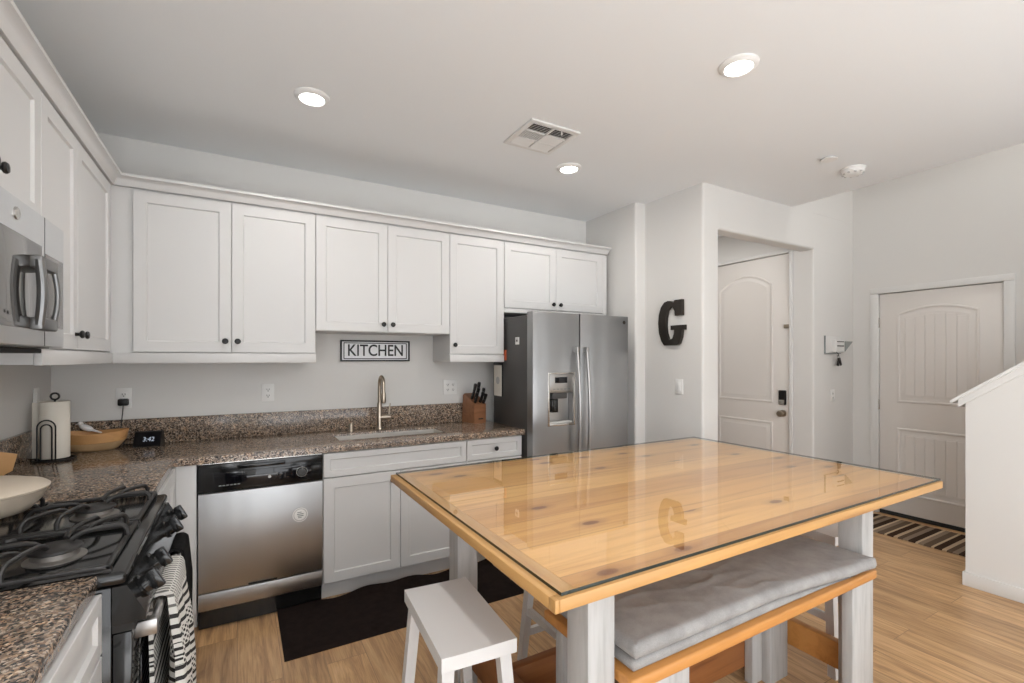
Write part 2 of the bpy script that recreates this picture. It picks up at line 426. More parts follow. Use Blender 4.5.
# partition beside the fridge, with rounded corners
def rounded(pts, rad):
    out = []; n = len(pts)
    for i in range(n):
        p0, p, p1 = Vector(pts[i - 1]), Vector(pts[i]), Vector(pts[(i + 1) % n])
        r = rad[i]
        if not r: out.append(tuple(p)); continue
        a = (p0 - p).normalized(); b = (p1 - p).normalized(); c = p + (a + b) * r
        s = p + a * r; e = p + b * r
        for k in range(7):
            t = k / 6 * PI / 2; out.append(tuple(c - b * r * math.cos(t) - a * r * math.sin(t)))
    return out
R_ = .019
pp = [(3.766, 0), (3.766, -.652), (3.875, -.652), (3.875, OY), (HX0, OY), (HX0, .4), (3.9, .4), (3.9, 0)]
w = MB(); w.prism(rounded(pp, [0, R_, 0, R_, R_, 0, 0, 0]), 'z', 0, OH); w.prism(rounded(pp, [0, R_, 0, R_, 0, 0, 0, 0]), 'z', OH, CZ)
struct(w, 'wall_partition', M['wall'])
struct(MB().prism(rounded([(OY, OH), (OY, CZ), (OY + .13, CZ), (OY + .13, OH)], [R_, 0, 0, R_]), 'x', HX0, HX1), 'wall_header', M['wall'])
w = MB()
w.prism(rounded([(HX1, OY), (RX + .1, OY), (RX + .1, .4), (HX1, .4), (HX1, -.04), (HX1 + .07, -.04), (HX1 + .07, -1.045), (HX1, -1.045)], [R_, 0, 0, 0, 0, 0, 0, 0]), 'z', 0, OH)
w.box(HX1, RX + .1, OY, -1.045, OH, CZ - .001).box(HX1 + .07, RX + .1, -1.045, .4, OH, 2.45).box(HX1, RX + .1, -1.045, .4, 2.45, CZ - .001); w.box(EX, RX + .1, OY, OY + .055, CZ, UZ)
struct(w, 'wall_hall', M['wall'])
struct(MB().box(HX0 - .1, HX1 + .1, .4, .5, 0, CZ), 'wall_hall_back', M['wall'])
w = MB()
for y0, y1, z0, z1 in ((RY - .1, -2.285, 0, UZ), (-2.285, -1.425, 2.035, UZ), (-1.425, OY, 0, UZ)): w.box(RX, RX + .1, y0, y1, z0, z1)
w.box(RX + .07, RX + .1, -2.285, -1.425, 0, 2.035)
struct(w, 'wall_right', M['wall'])
w = MB()
for x0, x1, z0, z1 in ((-.1, .7, 0, CZ), (.7, 4.3, 0, .12), (.7, 4.3, 2.45, CZ), (4.3, 6.2, 0, UZ)): w.box(x0, x1, RY - .1, RY, z0, z1)
struct(w, 'wall_rear', M['wall'])
struct(MB().box(EX - .12, EX, RY, OY, CZ + .21, UZ), 'wall_stair_upper', M['wall'])
wf = MB()
for x in (.7, 1.88, 3.06, 4.24): wf.box(x, x + .06, RY - .08, RY - .02, .12, 2.45)
for z in (.12, 2.39): wf.box(.7, 4.3, RY - .08, RY - .02, z, z + .06)
struct(wf, 'window_1', M['trim'])
wf = MB()
for y in (-6.1, -5.25, -4.41): wf.box(-.08, -.02, y, y + .06, .55, 2.4)
for z in (.55, 2.34): wf.box(-.08, -.02, -6.1, -4.35, z, z + .06)
struct(wf, 'window_2', M['trim'])
# stair half wall with its raking cap
HWX = 4.863; sl = .763
def rake(y, z0): return z0 - sl * (y + 2.39)
struct(MB().prism([(-2.396, 0), (-2.396, rake(-2.396, 1.135)), (-4.45, rake(-4.45, 1.135)), (-4.45, 0)], 'x', HWX, HWX + .13), 'wall_stair', M['wall'])
cap = MB()
def capbar(x0, x1, y0, za, zb):
    cap.prism([(y0, rake(y0, za)), (y0, rake(y0, zb)), (-4.45, rake(-4.45, zb)), (-4.45, rake(-4.45, za))], 'x', x0, x1)
capbar(HWX - .045, HWX + .175, -2.335, 1.178, 1.200); capbar(HWX - .026, HWX + .156, -2.368, 1.134, 1.178)
struct(cap, 'trim_2', M['trim'])
st = MB()
for k in range(8): st.box(HWX + .132, RX - .002, -2.75 - .25 * k, -2.75 - .25 * (k + 1), 0, .178 * (k + 1))
struct(st, 'stair_steps', M['floor'])
def base(name, *segs):
    b = MB()
    for x0, x1, y0, y1 in segs: b.box(x0, x1, y0, y1, 0, .085, .004)
    struct(b, name, M['trim'])
base('baseboard_stair', (HWX - .013, HWX, -4.4, -2.39), (HWX - .013, HWX + .13, -2.396, -2.383))
base('baseboard_right', (RX - .013, RX, -1.36, OY), (RX - .013, RX, -2.75, -2.35))
base('baseboard_entry', (HX1 + .0, RX - .013, OY - .013, OY))
base('baseboard_partition', (3.862, 3.875, OY, -.66), (3.862, HX0, OY - .013, OY))

# interior doors -------------------------------------------------------------
def inset(pts, d):
    n = len(pts); out = []
    A = sum(pts[i][0] * pts[(i + 1) % n][1] - pts[(i + 1) % n][0] * pts[i][1] for i in range(n))
    sg = 1 if A > 0 else -1
    for i in range(n):
        p0, p, p1 = Vector(pts[i - 1]), Vector(pts[i]), Vector(pts[(i + 1) % n])
        e0 = (p - p0).normalized(); e1 = (p1 - p).normalized()
        n0 = Vector((-e0.y, e0.x)) * sg; n1 = Vector((-e1.y, e1.x)) * sg
        nn = (n0 + n1); nn = nn / max(nn.length_squared / 2, .2)
        out.append((p.x + nn.x * d, p.y + nn.y * d))
    return out
def arch(a0, a1, z0, z1, rise, n=14):
    pts = [(a0, z0), (a1, z0)]
    for k in range(n + 1):
        t = k / n; a = a1 + (a0 - a1) * t
        pts.append((a, z1 + rise * (1 - (2 * t - 1) ** 2)))
    return pts
def moulding(mb, outline, X):              # raised panel moulding standing on a face x = X looking to -x
    prof = [(-.002, 0), (.004, .008), (.014, .009), (.022, .003), (.045, .0035), (.055, .009), (.060, .009)]
    rings = []
    for d, h in prof:
        rings.append([(X - h, a, z) for a, z in inset(outline, d)])
    n = len(outline)
    vs = [p for r in rings for p in r]; fs = []
    for i in range(len(rings) - 1):
        for k in range(n): fs.append((i * n + k, i * n + (k + 1) % n, (i + 1) * n + (k + 1) % n, (i + 1) * n + k))
    fs.append(tuple((len(rings) - 1) * n + k for k in range(n)))
    mb.add(vs, fs)
# front door in the hall
DX = HX1 + .012
d1 = MB().box(DX, DX + .045, -1.007, -.093, .012, 2.41, .003)
moulding(d1, arch(-.845, -.255, 1.0, 2.145, .12), DX); moulding(d1, arch(-.845, -.255, .17, .815, 0, 1), DX)
door1 = struct(d1, 'door_1', M['door'])
h = MB().lathe([(.033, 0), (.033, .006), (.012, .010), (.012, .035), (.027, .045), (.031, .058), (.024, .072), (.0, .075)], (DX, -.945, .905), (-1, 0, 0))
h.build('door_knob', M['nickel'], door1)
k = MB().box(DX - .028, DX + .001, -.98, -.912, .985, 1.125, .01)
k.build('keypad_lock', M['black'], door1)
MB().box(DX - .034, DX - .026, -.972, -.920, .99, 1.035, .004).build('lock_plate', M['chrome'], door1)
MB().cyl((DX + .002, -.56, 1.475), (DX - .006, -.56, 1.475), .008).build('peephole', M['bronze'], door1)
MB().box(DX - .022, DX + .001, -1.035, -.962, 1.708, 1.745, .004).build('security_latch', M['nickel'], door1)
j = MB()
j.box(HX1 - .012, HX1 + .069, -1.044, -1.012, 0, 2.4155, .004).box(HX1 - .012, HX1 + .069, -.088, -.041, 0, 2.4155, .004).box(HX1 - .012, HX1 + .069, -1.044, -.041, 2.416, 2.449, .004)
struct(j, 'trim_3', M['trim'])
# plank panelled door in the right wall
EXD = RX + .004
d2 = MB().box(EXD, EXD + .04, -2.268, -1.447, .035, 2.016, .003)
up = arch(-2.13, -1.58, 1.03, 1.825, .06); lo = arch(-2.13, -1.58, .205, .80, 0, 1)
for o_ in (up, lo): moulding(d2, o_, EXD)
for (z0, z1, ar) in ((1.095, 1.765, 1), (.27, .735, 0)):
    n_ = 6; a0, a1 = -2.066, -1.644; wv = (a1 - a0) / n_
    for k in range(n_):
        ya = a0 + k * wv + .003; yb = a0 + (k + 1) * wv - .003; ym = (ya + yb) / 2; tt = (ym - a0) / (a1 - a0)
        d2.box(EXD - .0125, EXD - .008, ya, yb, z0, z1 + (ar * .045 * (1 - (2 * tt - 1) ** 2)), .002, seg=1)
door2 = struct(d2, 'door_2', M['door'])
for z in (.28, 1.0, 1.755): MB().box(EXD - .008, EXD + .004, -1.449, -1.425, z - .045, z + .045, .002).cyl((EXD - .008, -1.4395, z - .047), (EXD - .008, -1.4395, z + .047), .006, n=10).build('hinge', M['chrome'], door2)
MB().lathe([(.033, 0), (.033, .006), (.012, .010), (.012, .035), (.027, .045), (.031, .058), (.024, .072), (.0, .075)], (EXD, -2.20, .93), (-1, 0, 0)).build('door_knob', M['nickel'], door2)
MB().box(EXD - .006, EXD + .04, -2.266, -1.449, .002, .034).build('door_sweep', M['dark'], door2)
j = MB()
j.box(RX - .016, RX + .07, -1.443, -1.376, 0, 2.0215, .004).box(RX - .016, RX + .07, -2.335, -2.272, 0, 2.0215, .004).box(RX - .016, RX + .07, -2.335, -1.376, 2.022, 2.075, .004)
struct(j, 'trim_4', M['trim'])

# ---------------------------------------------------------------- cabinets
KNOB = [(.0075, 0), (.0065, .010), (.008, .013), (.0155, .018), (.0165, .023), (.013, .028), (.0, .030)]
def front(mb, face, a0, a1, z0, z1, F, thick=.019, rail=.058, rec=.009):
    def P(a, z, d): return (a, F - d, z) if face == '-y' else (F + d, a, z)
    rs = []
    for ins, d in ((0, -thick), (0, -.0015), (.0015, 0), (rail, 0), (rail + .005, -rec)):
        rs.append([P(a0 + ins, z0 + ins, d), P(a1 - ins, z0 + ins, d), P(a1 - ins, z1 - ins, d), P(a0 + ins, z1 - ins, d)])
    mb.rings(rs)
def knob(face, a, z, F, parent):
    org, ax = ((a, F, z), (0, -1, 0)) if face == '-y' else ((F, a, z), (1, 0, 0))
    MB().lathe(KNOB, org, ax, 18).build('knob', M['black'], parent)
def door(root, face, a0, a1, z0, z1, F, kn=None, name='door', rail=.058):
    mb = MB(); front(mb, face, a0 + .0015, a1 - .0015, z0 + .0015, z1 - .0015, F, rail=rail)
    d = mb.build(name, M['cab'], root)
    if kn: knob(face, kn[0], kn[1], F, d)
    return d
UF = -.356; DT = 2.325; BT = 2.338
# back run of wall cabinets
t = thing('wall_cabinet', (.83, -.17, 1.397), 'white two-door wall cabinet in the corner above the outlet with the black plug', 'cabinet')
MB().box(.312, 1.324, UF + .020, -.002, 1.40, BT).build('body', M['cab'], t)
MB().box(.312, 1.326, UF - .002, UF + .0195, 1.397, 1.452, .002).build('bottom_rail', M['cab'], t)
door(t, '-y', .414, .869, 1.456, DT, UF, (.838, 1.522)); door(t, '-y', .869, 1.325, 1.456, DT, UF, (.900, 1.522))
t = thing('wall_cabinet', (1.78, -.17, 1.6), 'short white two-door wall cabinet above the sink and the lettered sign', 'cabinet')
MB().box(1.327, 2.229, UF + .020, -.002, 1.598, BT).build('body', M['cab'], t)
door(t, '-y', 1.326, 1.780, 1.600, DT, UF, (1.749, 1.652)); door(t, '-y', 1.780, 2.230, 1.600, DT, UF, (1.811, 1.652))
t = thing('wall_cabinet', (2.45, -.17, 1.397), 'narrow white single-door wall cabinet above the knife block, left of the fridge', 'cabinet')
MB().box(2.232, 2.678, UF + .020, -.002, 1.40, BT).build('body', M['cab'], t)
MB().box(2.231, 2.680, UF - .002, UF + .0195, 1.397, 1.452, .002).build('bottom_rail', M['cab'], t)
door(t, '-y', 2.231, 2.679, 1.456, DT, UF, (2.266, 1.522))
t = thing('wall_cabinet', (3.2, -.17, 1.78), 'white two-door wall cabinet directly above the stainless fridge', 'cabinet')
MB().box(2.681, 3.712, UF + .020, -.002, 1.785, BT).build('body', M['cab'], t)
MB().box(2.681, 3.712, UF + .004, UF + .0195, 1.780, 1.812, .002).build('bottom_rail', M['cab'], t)
MB().box(3.665, 3.712, UF + .002, UF + .0195, 1.813, DT, .002).build('filler_strip', M['cab'], t)
door(t, '-y', 2.682, 3.168, 1.817, DT, UF, (3.134, 1.864)); door(t, '-y', 3.168, 3.664, 1.817, DT, UF, (3.205, 1.864))
# left run of wall cabinets
LF = .330
t = thing('wall_cabinet', (.155, -.7, 1.397), 'white wall cabinet right of the microwave with two black knobs side by side', 'cabinet')
MB().box(.002, .310, -1.380, -.002, 1.40, BT).build('body', M['cab'], t)
MB().box(.3105, .332, -1.380, -.36, 1.397, 1.452, .002).build('bottom_rail', M['cab'], t)
door(t, '+x', -.965, -.388, 1.456, DT, LF, (-.925, 1.52)); door(t, '+x', -1.380, -.965, 1.456, DT, LF, (-1.0, 1.52))
t = thing('wall_cabinet', (.155, -1.76, 1.9), 'white wall cabinet standing directly above the microwave', 'cabinet')
MB().box(.002, .310, -2.147, -1.383, 1.862, BT).build('body', M['cab'], t)
door(t, '+x', -1.765, -1.383, 1.866, DT, LF, (-1.735, 1.945)); door(t, '+x', -2.147, -1.765, 1.866, DT, LF, (-1.795, 1.945))
# crown moulding swept along both runs
prof = [(0, 2.336), (.006, 2.336), (.012, 2.345), (.018, 2.362), (.032, 2.374), (.046, 2.378), (.046, 2.392), (0, 2.392)]
cr = MB(); path = []
for d, z in prof: path.append([(.330 + d, -2.147, z), (.330 + d, UF - d, z), (3.714 + d * .3, UF - d, z)])
rows = [[path[k][i] for k in range(len(prof))] for i in range(3)]
cr.rings(rows)
cr.box(.0, .332, -2.147, -.002, BT + .001, 2.345); cr.box(.332, 3.714, UF - .001, -.002, BT + .001, 2.345)
struct(cr, 'trim_1', M['cab'])

# base cabinets
BF = -.634; BB = -.614
def toe(root, x0, x1, y0, y1): MB().box(x0, x1, y0, y1, 0, .104).build('toe_kick', M['cab'], root)
t = thing('base_cabinet', (.31, -.7, 0), 'white corner base cabinet between the range and the dishwasher', 'cabinet')
MB().box(.004, .614, -1.332, -.004, .105, .874).box(.614, .716, BB, -.004, .105, .874).build('body', M['cab'], t)
MB().box(.004, .55, -1.332, -.004, 0, .104).box(.55, .716, -.55, -.004, 0, .104).build('toe_kick', M['cab'], t)
MB().box(.6145, .6285, -.70, BF + .006, .105, .873, .002).box(.6285, .717, BF + .006, BB - .0005, .105, .873, .002).build('corner_filler', M['cab'], t)
door(t, '+x', -1.330, -.702, .111, .868, .630)
t = thing('base_cabinet', (1.78, -.3, 0), 'white sink base cabinet with two doors under a blank drawer front', 'cabinet')
MB().box(1.330, 1.36, BB, -.004, .105, .874).box(2.21, 2.237, BB, -.004, .105, .874).box(1.36, 2.21, BB, -.004, .105, .14).box(1.36, 2.21, BB, BB + .02, .14, .874).build('body', M['cab'], t)
toe(t, 1.330, 2.237, -.56, -.004)
door(t, '-y', 1.331, 2.237, .728, .870, BF, name='false_front', rail=.036)
door(t, '-y', 1.331, 1.784, .111, .724, BF, (1.730, .672)); door(t, '-y', 1.784, 2.237, .111, .724, BF, (1.818, .67))
t = thing('base_cabinet', (2.46, -.3, 0), 'white base cabinet with one black-knobbed drawer beside the fridge', 'cabinet')
MB().box(2.239, 2.672, BB, -.004, .105, .874).build('body', M['cab'], t)
toe(t, 2.239, 2.672, -.56, -.004)
door(t, '-y', 2.239, 2.672, .728, .870, BF, (2.456, .799), 'drawer', .036)
door(t, '-y', 2.239, 2.672, .111, .724, BF, (2.275, .67))
t = thing('base_cabinet', (.31, -2.6, 0), 'white base cabinet with a drawer under the nearest granite counter, lower left of photo', 'cabinet')
MB().box(.004, .611, -3.15, -2.113, .105, .874).build('body', M['cab'], t)
MB().box(.004, .55, -3.15, -2.113, 0, .104).build('toe_kick', M['cab'], t)
door(t, '+x', -2.63, -2.115, .728, .870, .630, (-2.5, .80), 'drawer', .036); door(t, '+x', -3.149, -2.63, .728, .870, .630, (-2.9, .80), 'drawer', .036)
door(t, '+x', -2.63, -2.115, .111, .724, .630, (-2.59, .67)); door(t, '+x', -3.149, -2.63, .111, .724, .630, (-2.67, .67))

# worktops ---------------------------------------------------------------------
CT0, CT1 = .876, .914; CTT = CT1 + .0006; CFY = -.646; CFX = .622
t = thing('granite_worktop', (1.3, -.3, CT0), 'L-shaped brown granite worktop along the back wall, holding the sink and faucet', 'countertop')
sx0, sx1, sy0, sy1 = 1.45, 2.17, -.475, -.20
slab = MB()
EZ = .006
xb = [.002, CFX, sx0, sx1, 2.690]; yb = [-1.334, CFY, sy0, sy1, -.002]
bm = bmesh.new(); gv = [[bm.verts.new((x, y, CT0)) for y in yb] for x in xb]
for i in range(4):
    for k in range(4):
        if (k == 0 and i > 0) or (i == 2 and k == 2): continue
        bm.faces.new((gv[i][k], gv[i + 1][k], gv[i + 1][k + 1], gv[i][k + 1]))
ex = bmesh.ops.extrude_face_region(bm, geom=bm.faces[:])
bmesh.ops.translate(bm, vec=(0, 0, CT1 - CT0), verts=[e for e in ex['geom'] if isinstance(e, bmesh.types.BMVert)])
bmesh.ops.delete(bm, geom=[v for v in bm.verts if not v.link_faces], context='VERTS')
bmesh.ops.recalc_face_normals(bm, faces=bm.faces[:])
be = [e for e in bm.edges if len(e.link_faces) == 2 and abs(e.calc_face_angle(0)) > .5 and all(abs(v.co.z - CT1) < 1e-4 for v in e.verts)]
bmesh.ops.bevel(bm, geom=be, offset=.005, segments=3, affect='EDGES', profile=.5)
bm.verts.index_update(); slab.add([v.co.copy() for v in bm.verts], [[v.index for v in f.verts] for f in bm.faces]); bm.free()
slab.build('slab', M['granite'], t)
MB().box(.022, 2.68, -.022, -.002, CT1 - .001, 1.064, .003).box(.002, .022, -1.334, -.023, CT1 - .001, 1.064, .003).build('backsplash', M['granite'], t)
t = thing('granite_worktop', (.31, -2.6, CT0), 'brown granite worktop nearest the viewer, lower left corner below the range', 'countertop')
MB().box(.002, CFX, -3.16, -2.112, CT0, CT1, .006).build('slab', M['granite'], t)
MB().box(.002, .022, -3.16, -2.112, CT1 - .001, 1.064, .003).build('backsplash', M['granite'], t)
# undermount sink
t = thing('sink', (1.81, -.34, .70), 'stainless undermount sink set in the granite below the faucet', 'sink')
s_ = MB(); a, b_, c_, d_ = sx0 - .004, sx1 + .004, sy0 - .004, sy1 + .004
s_.box(a - .012, a, c_ - .012, d_ + .012, .70, CT0 - .001); s_.box(b_, b_ + .012, c_ - .012, d_ + .012, .70, CT0 - .001)
s_.box(a, b_, c_ - .012, c_, .70, CT0 - .001); s_.box(a, b_, d_, d_ + .012, .70, CT0 - .001); s_.box(a - .012, b_ + .012, c_ - .012, d_ + .012, .688, .70)
for q in ((a + .0046, a + .007, c_ + .0046, d_ - .0046), (b_ - .007, b_ - .0046, c_ + .0046, d_ - .0046), (a + .0046, b_ - .0046, c_ + .0046, c_ + .007), (a + .0046, b_ - .0046, d_ - .007, d_ - .0046)): s_.box(*q, .70, CT1 - .016)
s_.build('basin', M['steel_sink'], t)
MB().lathe([(.045, 0), (.045, .003), (.03, .004), (.028, .001), (.0, .001)], (1.81, -.34, .7), (0, 0, 1), 20).build('drain', M['chrome'], t)
# faucet
fx, fy = 1.782, -.125
t = thing('faucet', (fx, fy, CTT), 'brushed nickel gooseneck pull-down faucet standing behind the sink', 'faucet')
MB().lathe([(.027, 0), (.027, .006), (.022, .012), (.0185, .03), (.0175, .14), (.0165, .145), (.016, .19)], (fx, fy, CTT), (0, 0, 1)).build('base', M['nickel'], t)
pts = [(fx, fy, 1.10), (fx, fy, 1.22)]
rr = .056
for k in range(1, 13):
    a = PI * k / 12; pts.append((fx, fy - rr + rr * math.cos(a), 1.236 + rr * math.sin(a)))
pts += [(fx, fy - 2 * rr, 1.20), (fx, fy - 2 * rr - .002, 1.17)]
MB().tube(pts, .0125, 14).build('spout', M['nickel'], t)
MB().lathe([(.0135, 0), (.016, .01), (.0175, .06), (.014, .075), (.0, .075)], (fx, fy - 2 * rr - .002, 1.185), (0, -.03, -1)).build('spray_head', M['nickel'], t)
MB().cyl((fx, fy, 1.0), (fx + .078, fy - .01, 1.0), .0185).build('handle_hub', M['nickel'], t)
MB().tube([(fx + .066, fy - .01, 1.005), (fx + .068, fy - .012, 1.05), (fx + .074, fy - .016, 1.10)], [.006, .0055, .0045], 10).build('lever', M['nickel'], t)
t = thing('air_gap_cap', (1.585, -.125, CTT), 'short brushed nickel air gap cap on the granite left of the faucet', 'air gap cap')
MB().lathe([(.019, 0), (.019, .006), (.0165, .01), (.0165, .05), (.013, .056), (.0, .057)], (1.585, -.125, CTT)).build('cap', M['nickel'], t)

# ---------------------------------------------------------------- dishwasher
t = thing('dishwasher', (1.025, -.3, 0), 'stainless dishwasher with black control strip under the granite worktop', 'dishwasher')
DF = -.645
MB().box(.722, 1.327, -.60, -.01, .10, .872).build('body', M['dark'], t)
MB().box(.724, 1.325, DF + .006, -.601, .722, .868, .004).build('control_panel', M['blackgloss'], t)
MB().box(.79, 1.262, DF + .001, DF + .0055, .744, .822, .002).build('control_strip', M['screen'], t)
MB().box(.724, 1.325, DF + .02, -.602, .868, .8745).build('top_trim', M['chrome'], t)
MB().box(.90, 1.13, DF - .006, DF + .0055, .835, .856, .004).build('door_grip', M['blackgloss'], t)
MB().lathe([(.026, 0), (.026, .010), (.022, .014), (.0, .014)], (1.215, DF + .001, .783), (0, -1, 0), 24).build('dial', M['blackgloss'], t)
MB().lathe([(.029, 0), (.029, .0015), (.027, .0015), (.027, 0)], (1.215, DF + .0008, .783), (0, -1, 0), 24).build('dial_ring', M['grille'], t)
MB().lathe([(.008, 0), (.008, .002), (.0, .002)], (1.052, DF + .0008, .776), (0, -1, 0), 16).build('badge', M['grille'], t)
for k in range(6): MB().box(.815 + k * .017, .827 + k * .017, DF - .0005, DF + .0012, .752, .757).build('button', M['lcd'], t)
MB().box(.724, 1.325, DF, -.601, .206, .718, .004).build('door', M['steel_dw'], t)
MB().box(.95, 1.09, DF - .004, DF + .0005, .207, .216, .002).build('latch_lip', M['dark'], t)
MB().box(.724, 1.325, DF + .004, -.601, .112, .200, .004).build('access_panel', M['steel_dw'], t)
MB().box(.724, 1.325, -.60, -.56, .004, .108).build('toe_kick', M['blackgloss'], t)
t = thing('magnet', (1.206, DF - .003, .542), 'round white clean-or-dirty magnet stuck on the dishwasher door', 'magnet')
MB().lathe([(.040, 0), (.040, .003), (.0, .003)], (1.206, DF - .0005, .542), (0, -1, 0), 28).build('disc', M['plastic'], t)
MB().lathe([(.035, 0), (.035, .001), (.031, .001), (.031, 0), (.035, 0)], (1.206, DF - .0035, .542), (0, -1, 0), 28).build('ring', M['grille'], t)
mk = MB()
for dx, dz, w_, h_ in ((-.004, .014, .022, .004), (.0, .004, .034, .005), (.002, -.006, .030, .005), (-.002, -.015, .018, .004)): mk.box(1.206 + dx - w_ / 2, 1.206 + dx + w_ / 2, DF - .0045, DF - .0035, .542 + dz - h_ / 2, .542 + dz + h_ / 2)
mk.build('printed_mark', M['lcd'], t)

# ---------------------------------------------------------------- fridge
FX0, FX1, FF, FZ = 2.692, 3.592, -.750, 1.757
t = thing('refrigerator', (3.14, -.42, 0), 'stainless side-by-side refrigerator with water dispenser and charcoal sides', 'refrigerator')
MB().box(FX0, FX1, -.672, -.16, .02, 1.735, .004).build('cabinet_body', M['fridge_side'], t)
MB().box(FX0 + .02, FX1 - .02, -.66, -.2, .0, .02).build('base_grille', M['dark'], t)
SPL = 3.108
# left door with a real opening for the dispenser
dx0, dx1, dz0, dz1 = 2.822, 3.055, .940, 1.318
ld = MB(); a0, a1, z0, z1 = FX0, SPL - .003, .03, FZ
def P(p, d): return (p[0], FF + d, p[1])
R4 = lambda i, aa0=a0, aa1=a1: [(aa0 + i, z0 + i), (aa1 - i, z0 + i), (aa1 - i, z1 - i), (aa0 + i, z1 - i)]
H4 = lambda i: [(dx0 + i, dz0 + i), (dx1 - i, dz0 + i), (dx1 - i, dz1 - i), (dx0 + i, dz1 - i)]
seq = [(R4(0), .076), (R4(0), .012), (R4(.003), .004), (R4(.012), 0), (H4(-.0), 0), (H4(.006), .006), (H4(.008), .07)]
rs = [[P(p, d) for p in r] for r, d in seq]
ld.rings(rs)
left = ld.build('door', M['steel'], t, 40)
rd = MB(); R5 = lambda i: R4(i, SPL + .003, FX1)
rd.rings([[P(p, d) for p in r] for r, d in [(R5(0), .076), (R5(0), .012), (R5(.003), .004), (R5(.012), 0)]])
right = rd.build('door', M['steel'], t, 40)
fr_ = MB()
for (x0, x1, za, zb) in ((dx0 - .004, dx0 + .010, dz0 - .004, dz1 + .004), (dx1 - .010, dx1 + .004, dz0 - .004, dz1 + .004), (dx0 + .010, dx1 - .010, dz0 - .004, dz0 + .012), (dx0 + .010, dx1 - .010, dz1 - .006, dz1 + .004)): fr_.box(x0, x1, FF - .006, FF + .004, za, zb, .002)
fr_.build('dispenser_frame', M['chrome'], left)
MB().box(dx0 + .011, dx1 - .011, FF + .002, FF + .066, 1.175, dz1 - .007, .003).build('dispenser_panel', M['satin_steel'], left)
MB().box(2.882, 2.990, FF - .001, FF + .003, 1.245, 1.288, .002).build('display', M['screen'], left)
b = MB()
for k in range(5): b.box(2.865 + k * .032, 2.887 + k * .032, FF + .0005, FF + .003, 1.196, 1.206)
b.build('touch_buttons', M['lcd'], left)
MB().box(dx0 + .011, dx1 - .011, FF + .060, FF + .068, dz0 + .012, 1.176).build('dispenser_recess', M['satin_steel'], left)
MB().box(2.868, 2.925, FF + .02, FF + .058, 1.03, 1.13, .006).build('ice_paddle', M['blackgloss'], left)
MB().box(2.868, 3.0, FF + .012, FF + .058, 1.13, 1.174, .006).build('spout_housing', M['fridge_side'], left)
MB().box(dx0 + .012, dx1 - .012, FF + .006, FF + .059, dz0 + .0125, dz0 + .024, .002).build('drip_tray', M['grille'], left)
for hx, par in ((3.060, left), (3.150, right)):
    hp = []
    for k in range(15):
        u = k / 14; z = .50 + u * 1.0
        hp.append((hx, FF - .028 - .034 * math.sin(PI * u), z))
    hb = MB().tube(hp, .0125, 12)
    hb.box(hx - .013, hx + .013, FF - .042, FF + .002, 1.472, 1.508, .005).box(hx - .013, hx + .013, FF - .042, FF + .002, .492, .528, .005)
    hb.build('handle', M['satin_steel'], par)
MB().lathe([(.014, 0), (.014, .003), (.0, .003)], (3.545, FF + .001, 1.708), (0, -1, 0), 24).build('round_badge', M['bronze'], right)
def side_magnet(name, y0, y1, z0, z1, m1, label, cat, inner=None):
    q = thing(name, (FX0 - .003, (y0 + y1) / 2, z0), label, cat)
    MB().box(FX0 - .006, FX0, y0, y1, z0, z1, .001).build('sheet', m1, q)
    return q
q = side_magnet('fridge_magnet', -.565, -.515, 1.527, 1.580, M['plastic'], 'small square picture magnet high on the charcoal fridge side', 'magnet')
MB().box(FX0 - .0075, FX0 - .006, -.557, -.523, 1.545, 1.572).build('picture', M['grille'], q); MB().box(FX0 - .008, FX0 - .0075, -.55, -.532, 1.549, 1.56).build('printed_motif', M['bronze'], q)
q = side_magnet('photo_strip', -.315, -.165, 1.125, 1.39, M['black'], 'tall framed picture strip stuck on the fridge side behind the knives', 'picture')
MB().box(FX0 - .0075, FX0 - .006, -.305, -.178, 1.128, 1.37).build('picture', M['paper'], q)
MB().lathe([(.025, 0), (.03, .001), (.0, .001)], (FX0 - .0075, -.245, 1.25), (-1, 0, 0), 16).build('printed_flower', M['grille'], q)
q = side_magnet('orange_card', -.372, -.335, 1.41, 1.49, M['orange'], 'orange card on the fridge side peeking past the narrow wall cabinet', 'card')

# ---------------------------------------------------------------- microwave
MX = .388; MY0, MY1 = -2.146, -1.387; MZ0, MZ1 = 1.450, 1.857
t = thing('microwave', (.2, -1.77, MZ0), 'stainless over-the-range microwave under the left wall cabinet', 'microwave')
MB().box(.002, .352, MY0, MY1, MZ0 + .004, MZ1, .003).build('housing', M['fridge_side'], t)
mwf = MB().box(.353, MX, MY0, MY1, MZ0 + .008, MZ1, .004)
face = mwf.build('door', M['steel_dw'], t)
MB().box(MX - .002, MX + .002, -2.10, -1.600, 1.505, 1.762, .002).build('window', M['oven_glass'], face)
MB().box(MX - .001, MX + .0015, -1.5685, -1.4, 1.52, 1.745, .002).build('control_panel', M['oven_glass'], t)
MB().box(MX - .001, MX + .001, -1.5735, -1.5715, MZ0 + .01, MZ1 - .002).build('door_gap', M['dark'], t)
MB().lathe([(.017, 0), (.017, .004), (.013, .006), (.0, .006)], (MX, -1.790, 1.812), (1, 0, 0), 24).build('round_badge', M['chrome'], face)
hp = []
hb = MB()
za, zb, ya, yb = 1.518, 1.705, -1.690, -1.575
def bow(u): return MX + .020 + .008 * math.sin(PI * u)
for yy in (ya, yb):
    lp = [(bow(k / 12), yy + (.012 if yy == yb else -.006) * math.sin(PI * k / 12) , za + (zb - za) * k / 12) for k in range(13)]
    hb.tube(lp, .012 if yy == ya else .007, 10)
hb.box(MX - .001, MX + .030, ya - .010, yb + .010, zb - .022, zb + .014, .006).box(MX - .001, MX + .030, ya - .010, yb + .010, za - .014, za + .022, .006)
hb.build('handle', M['dark_steel'], face)
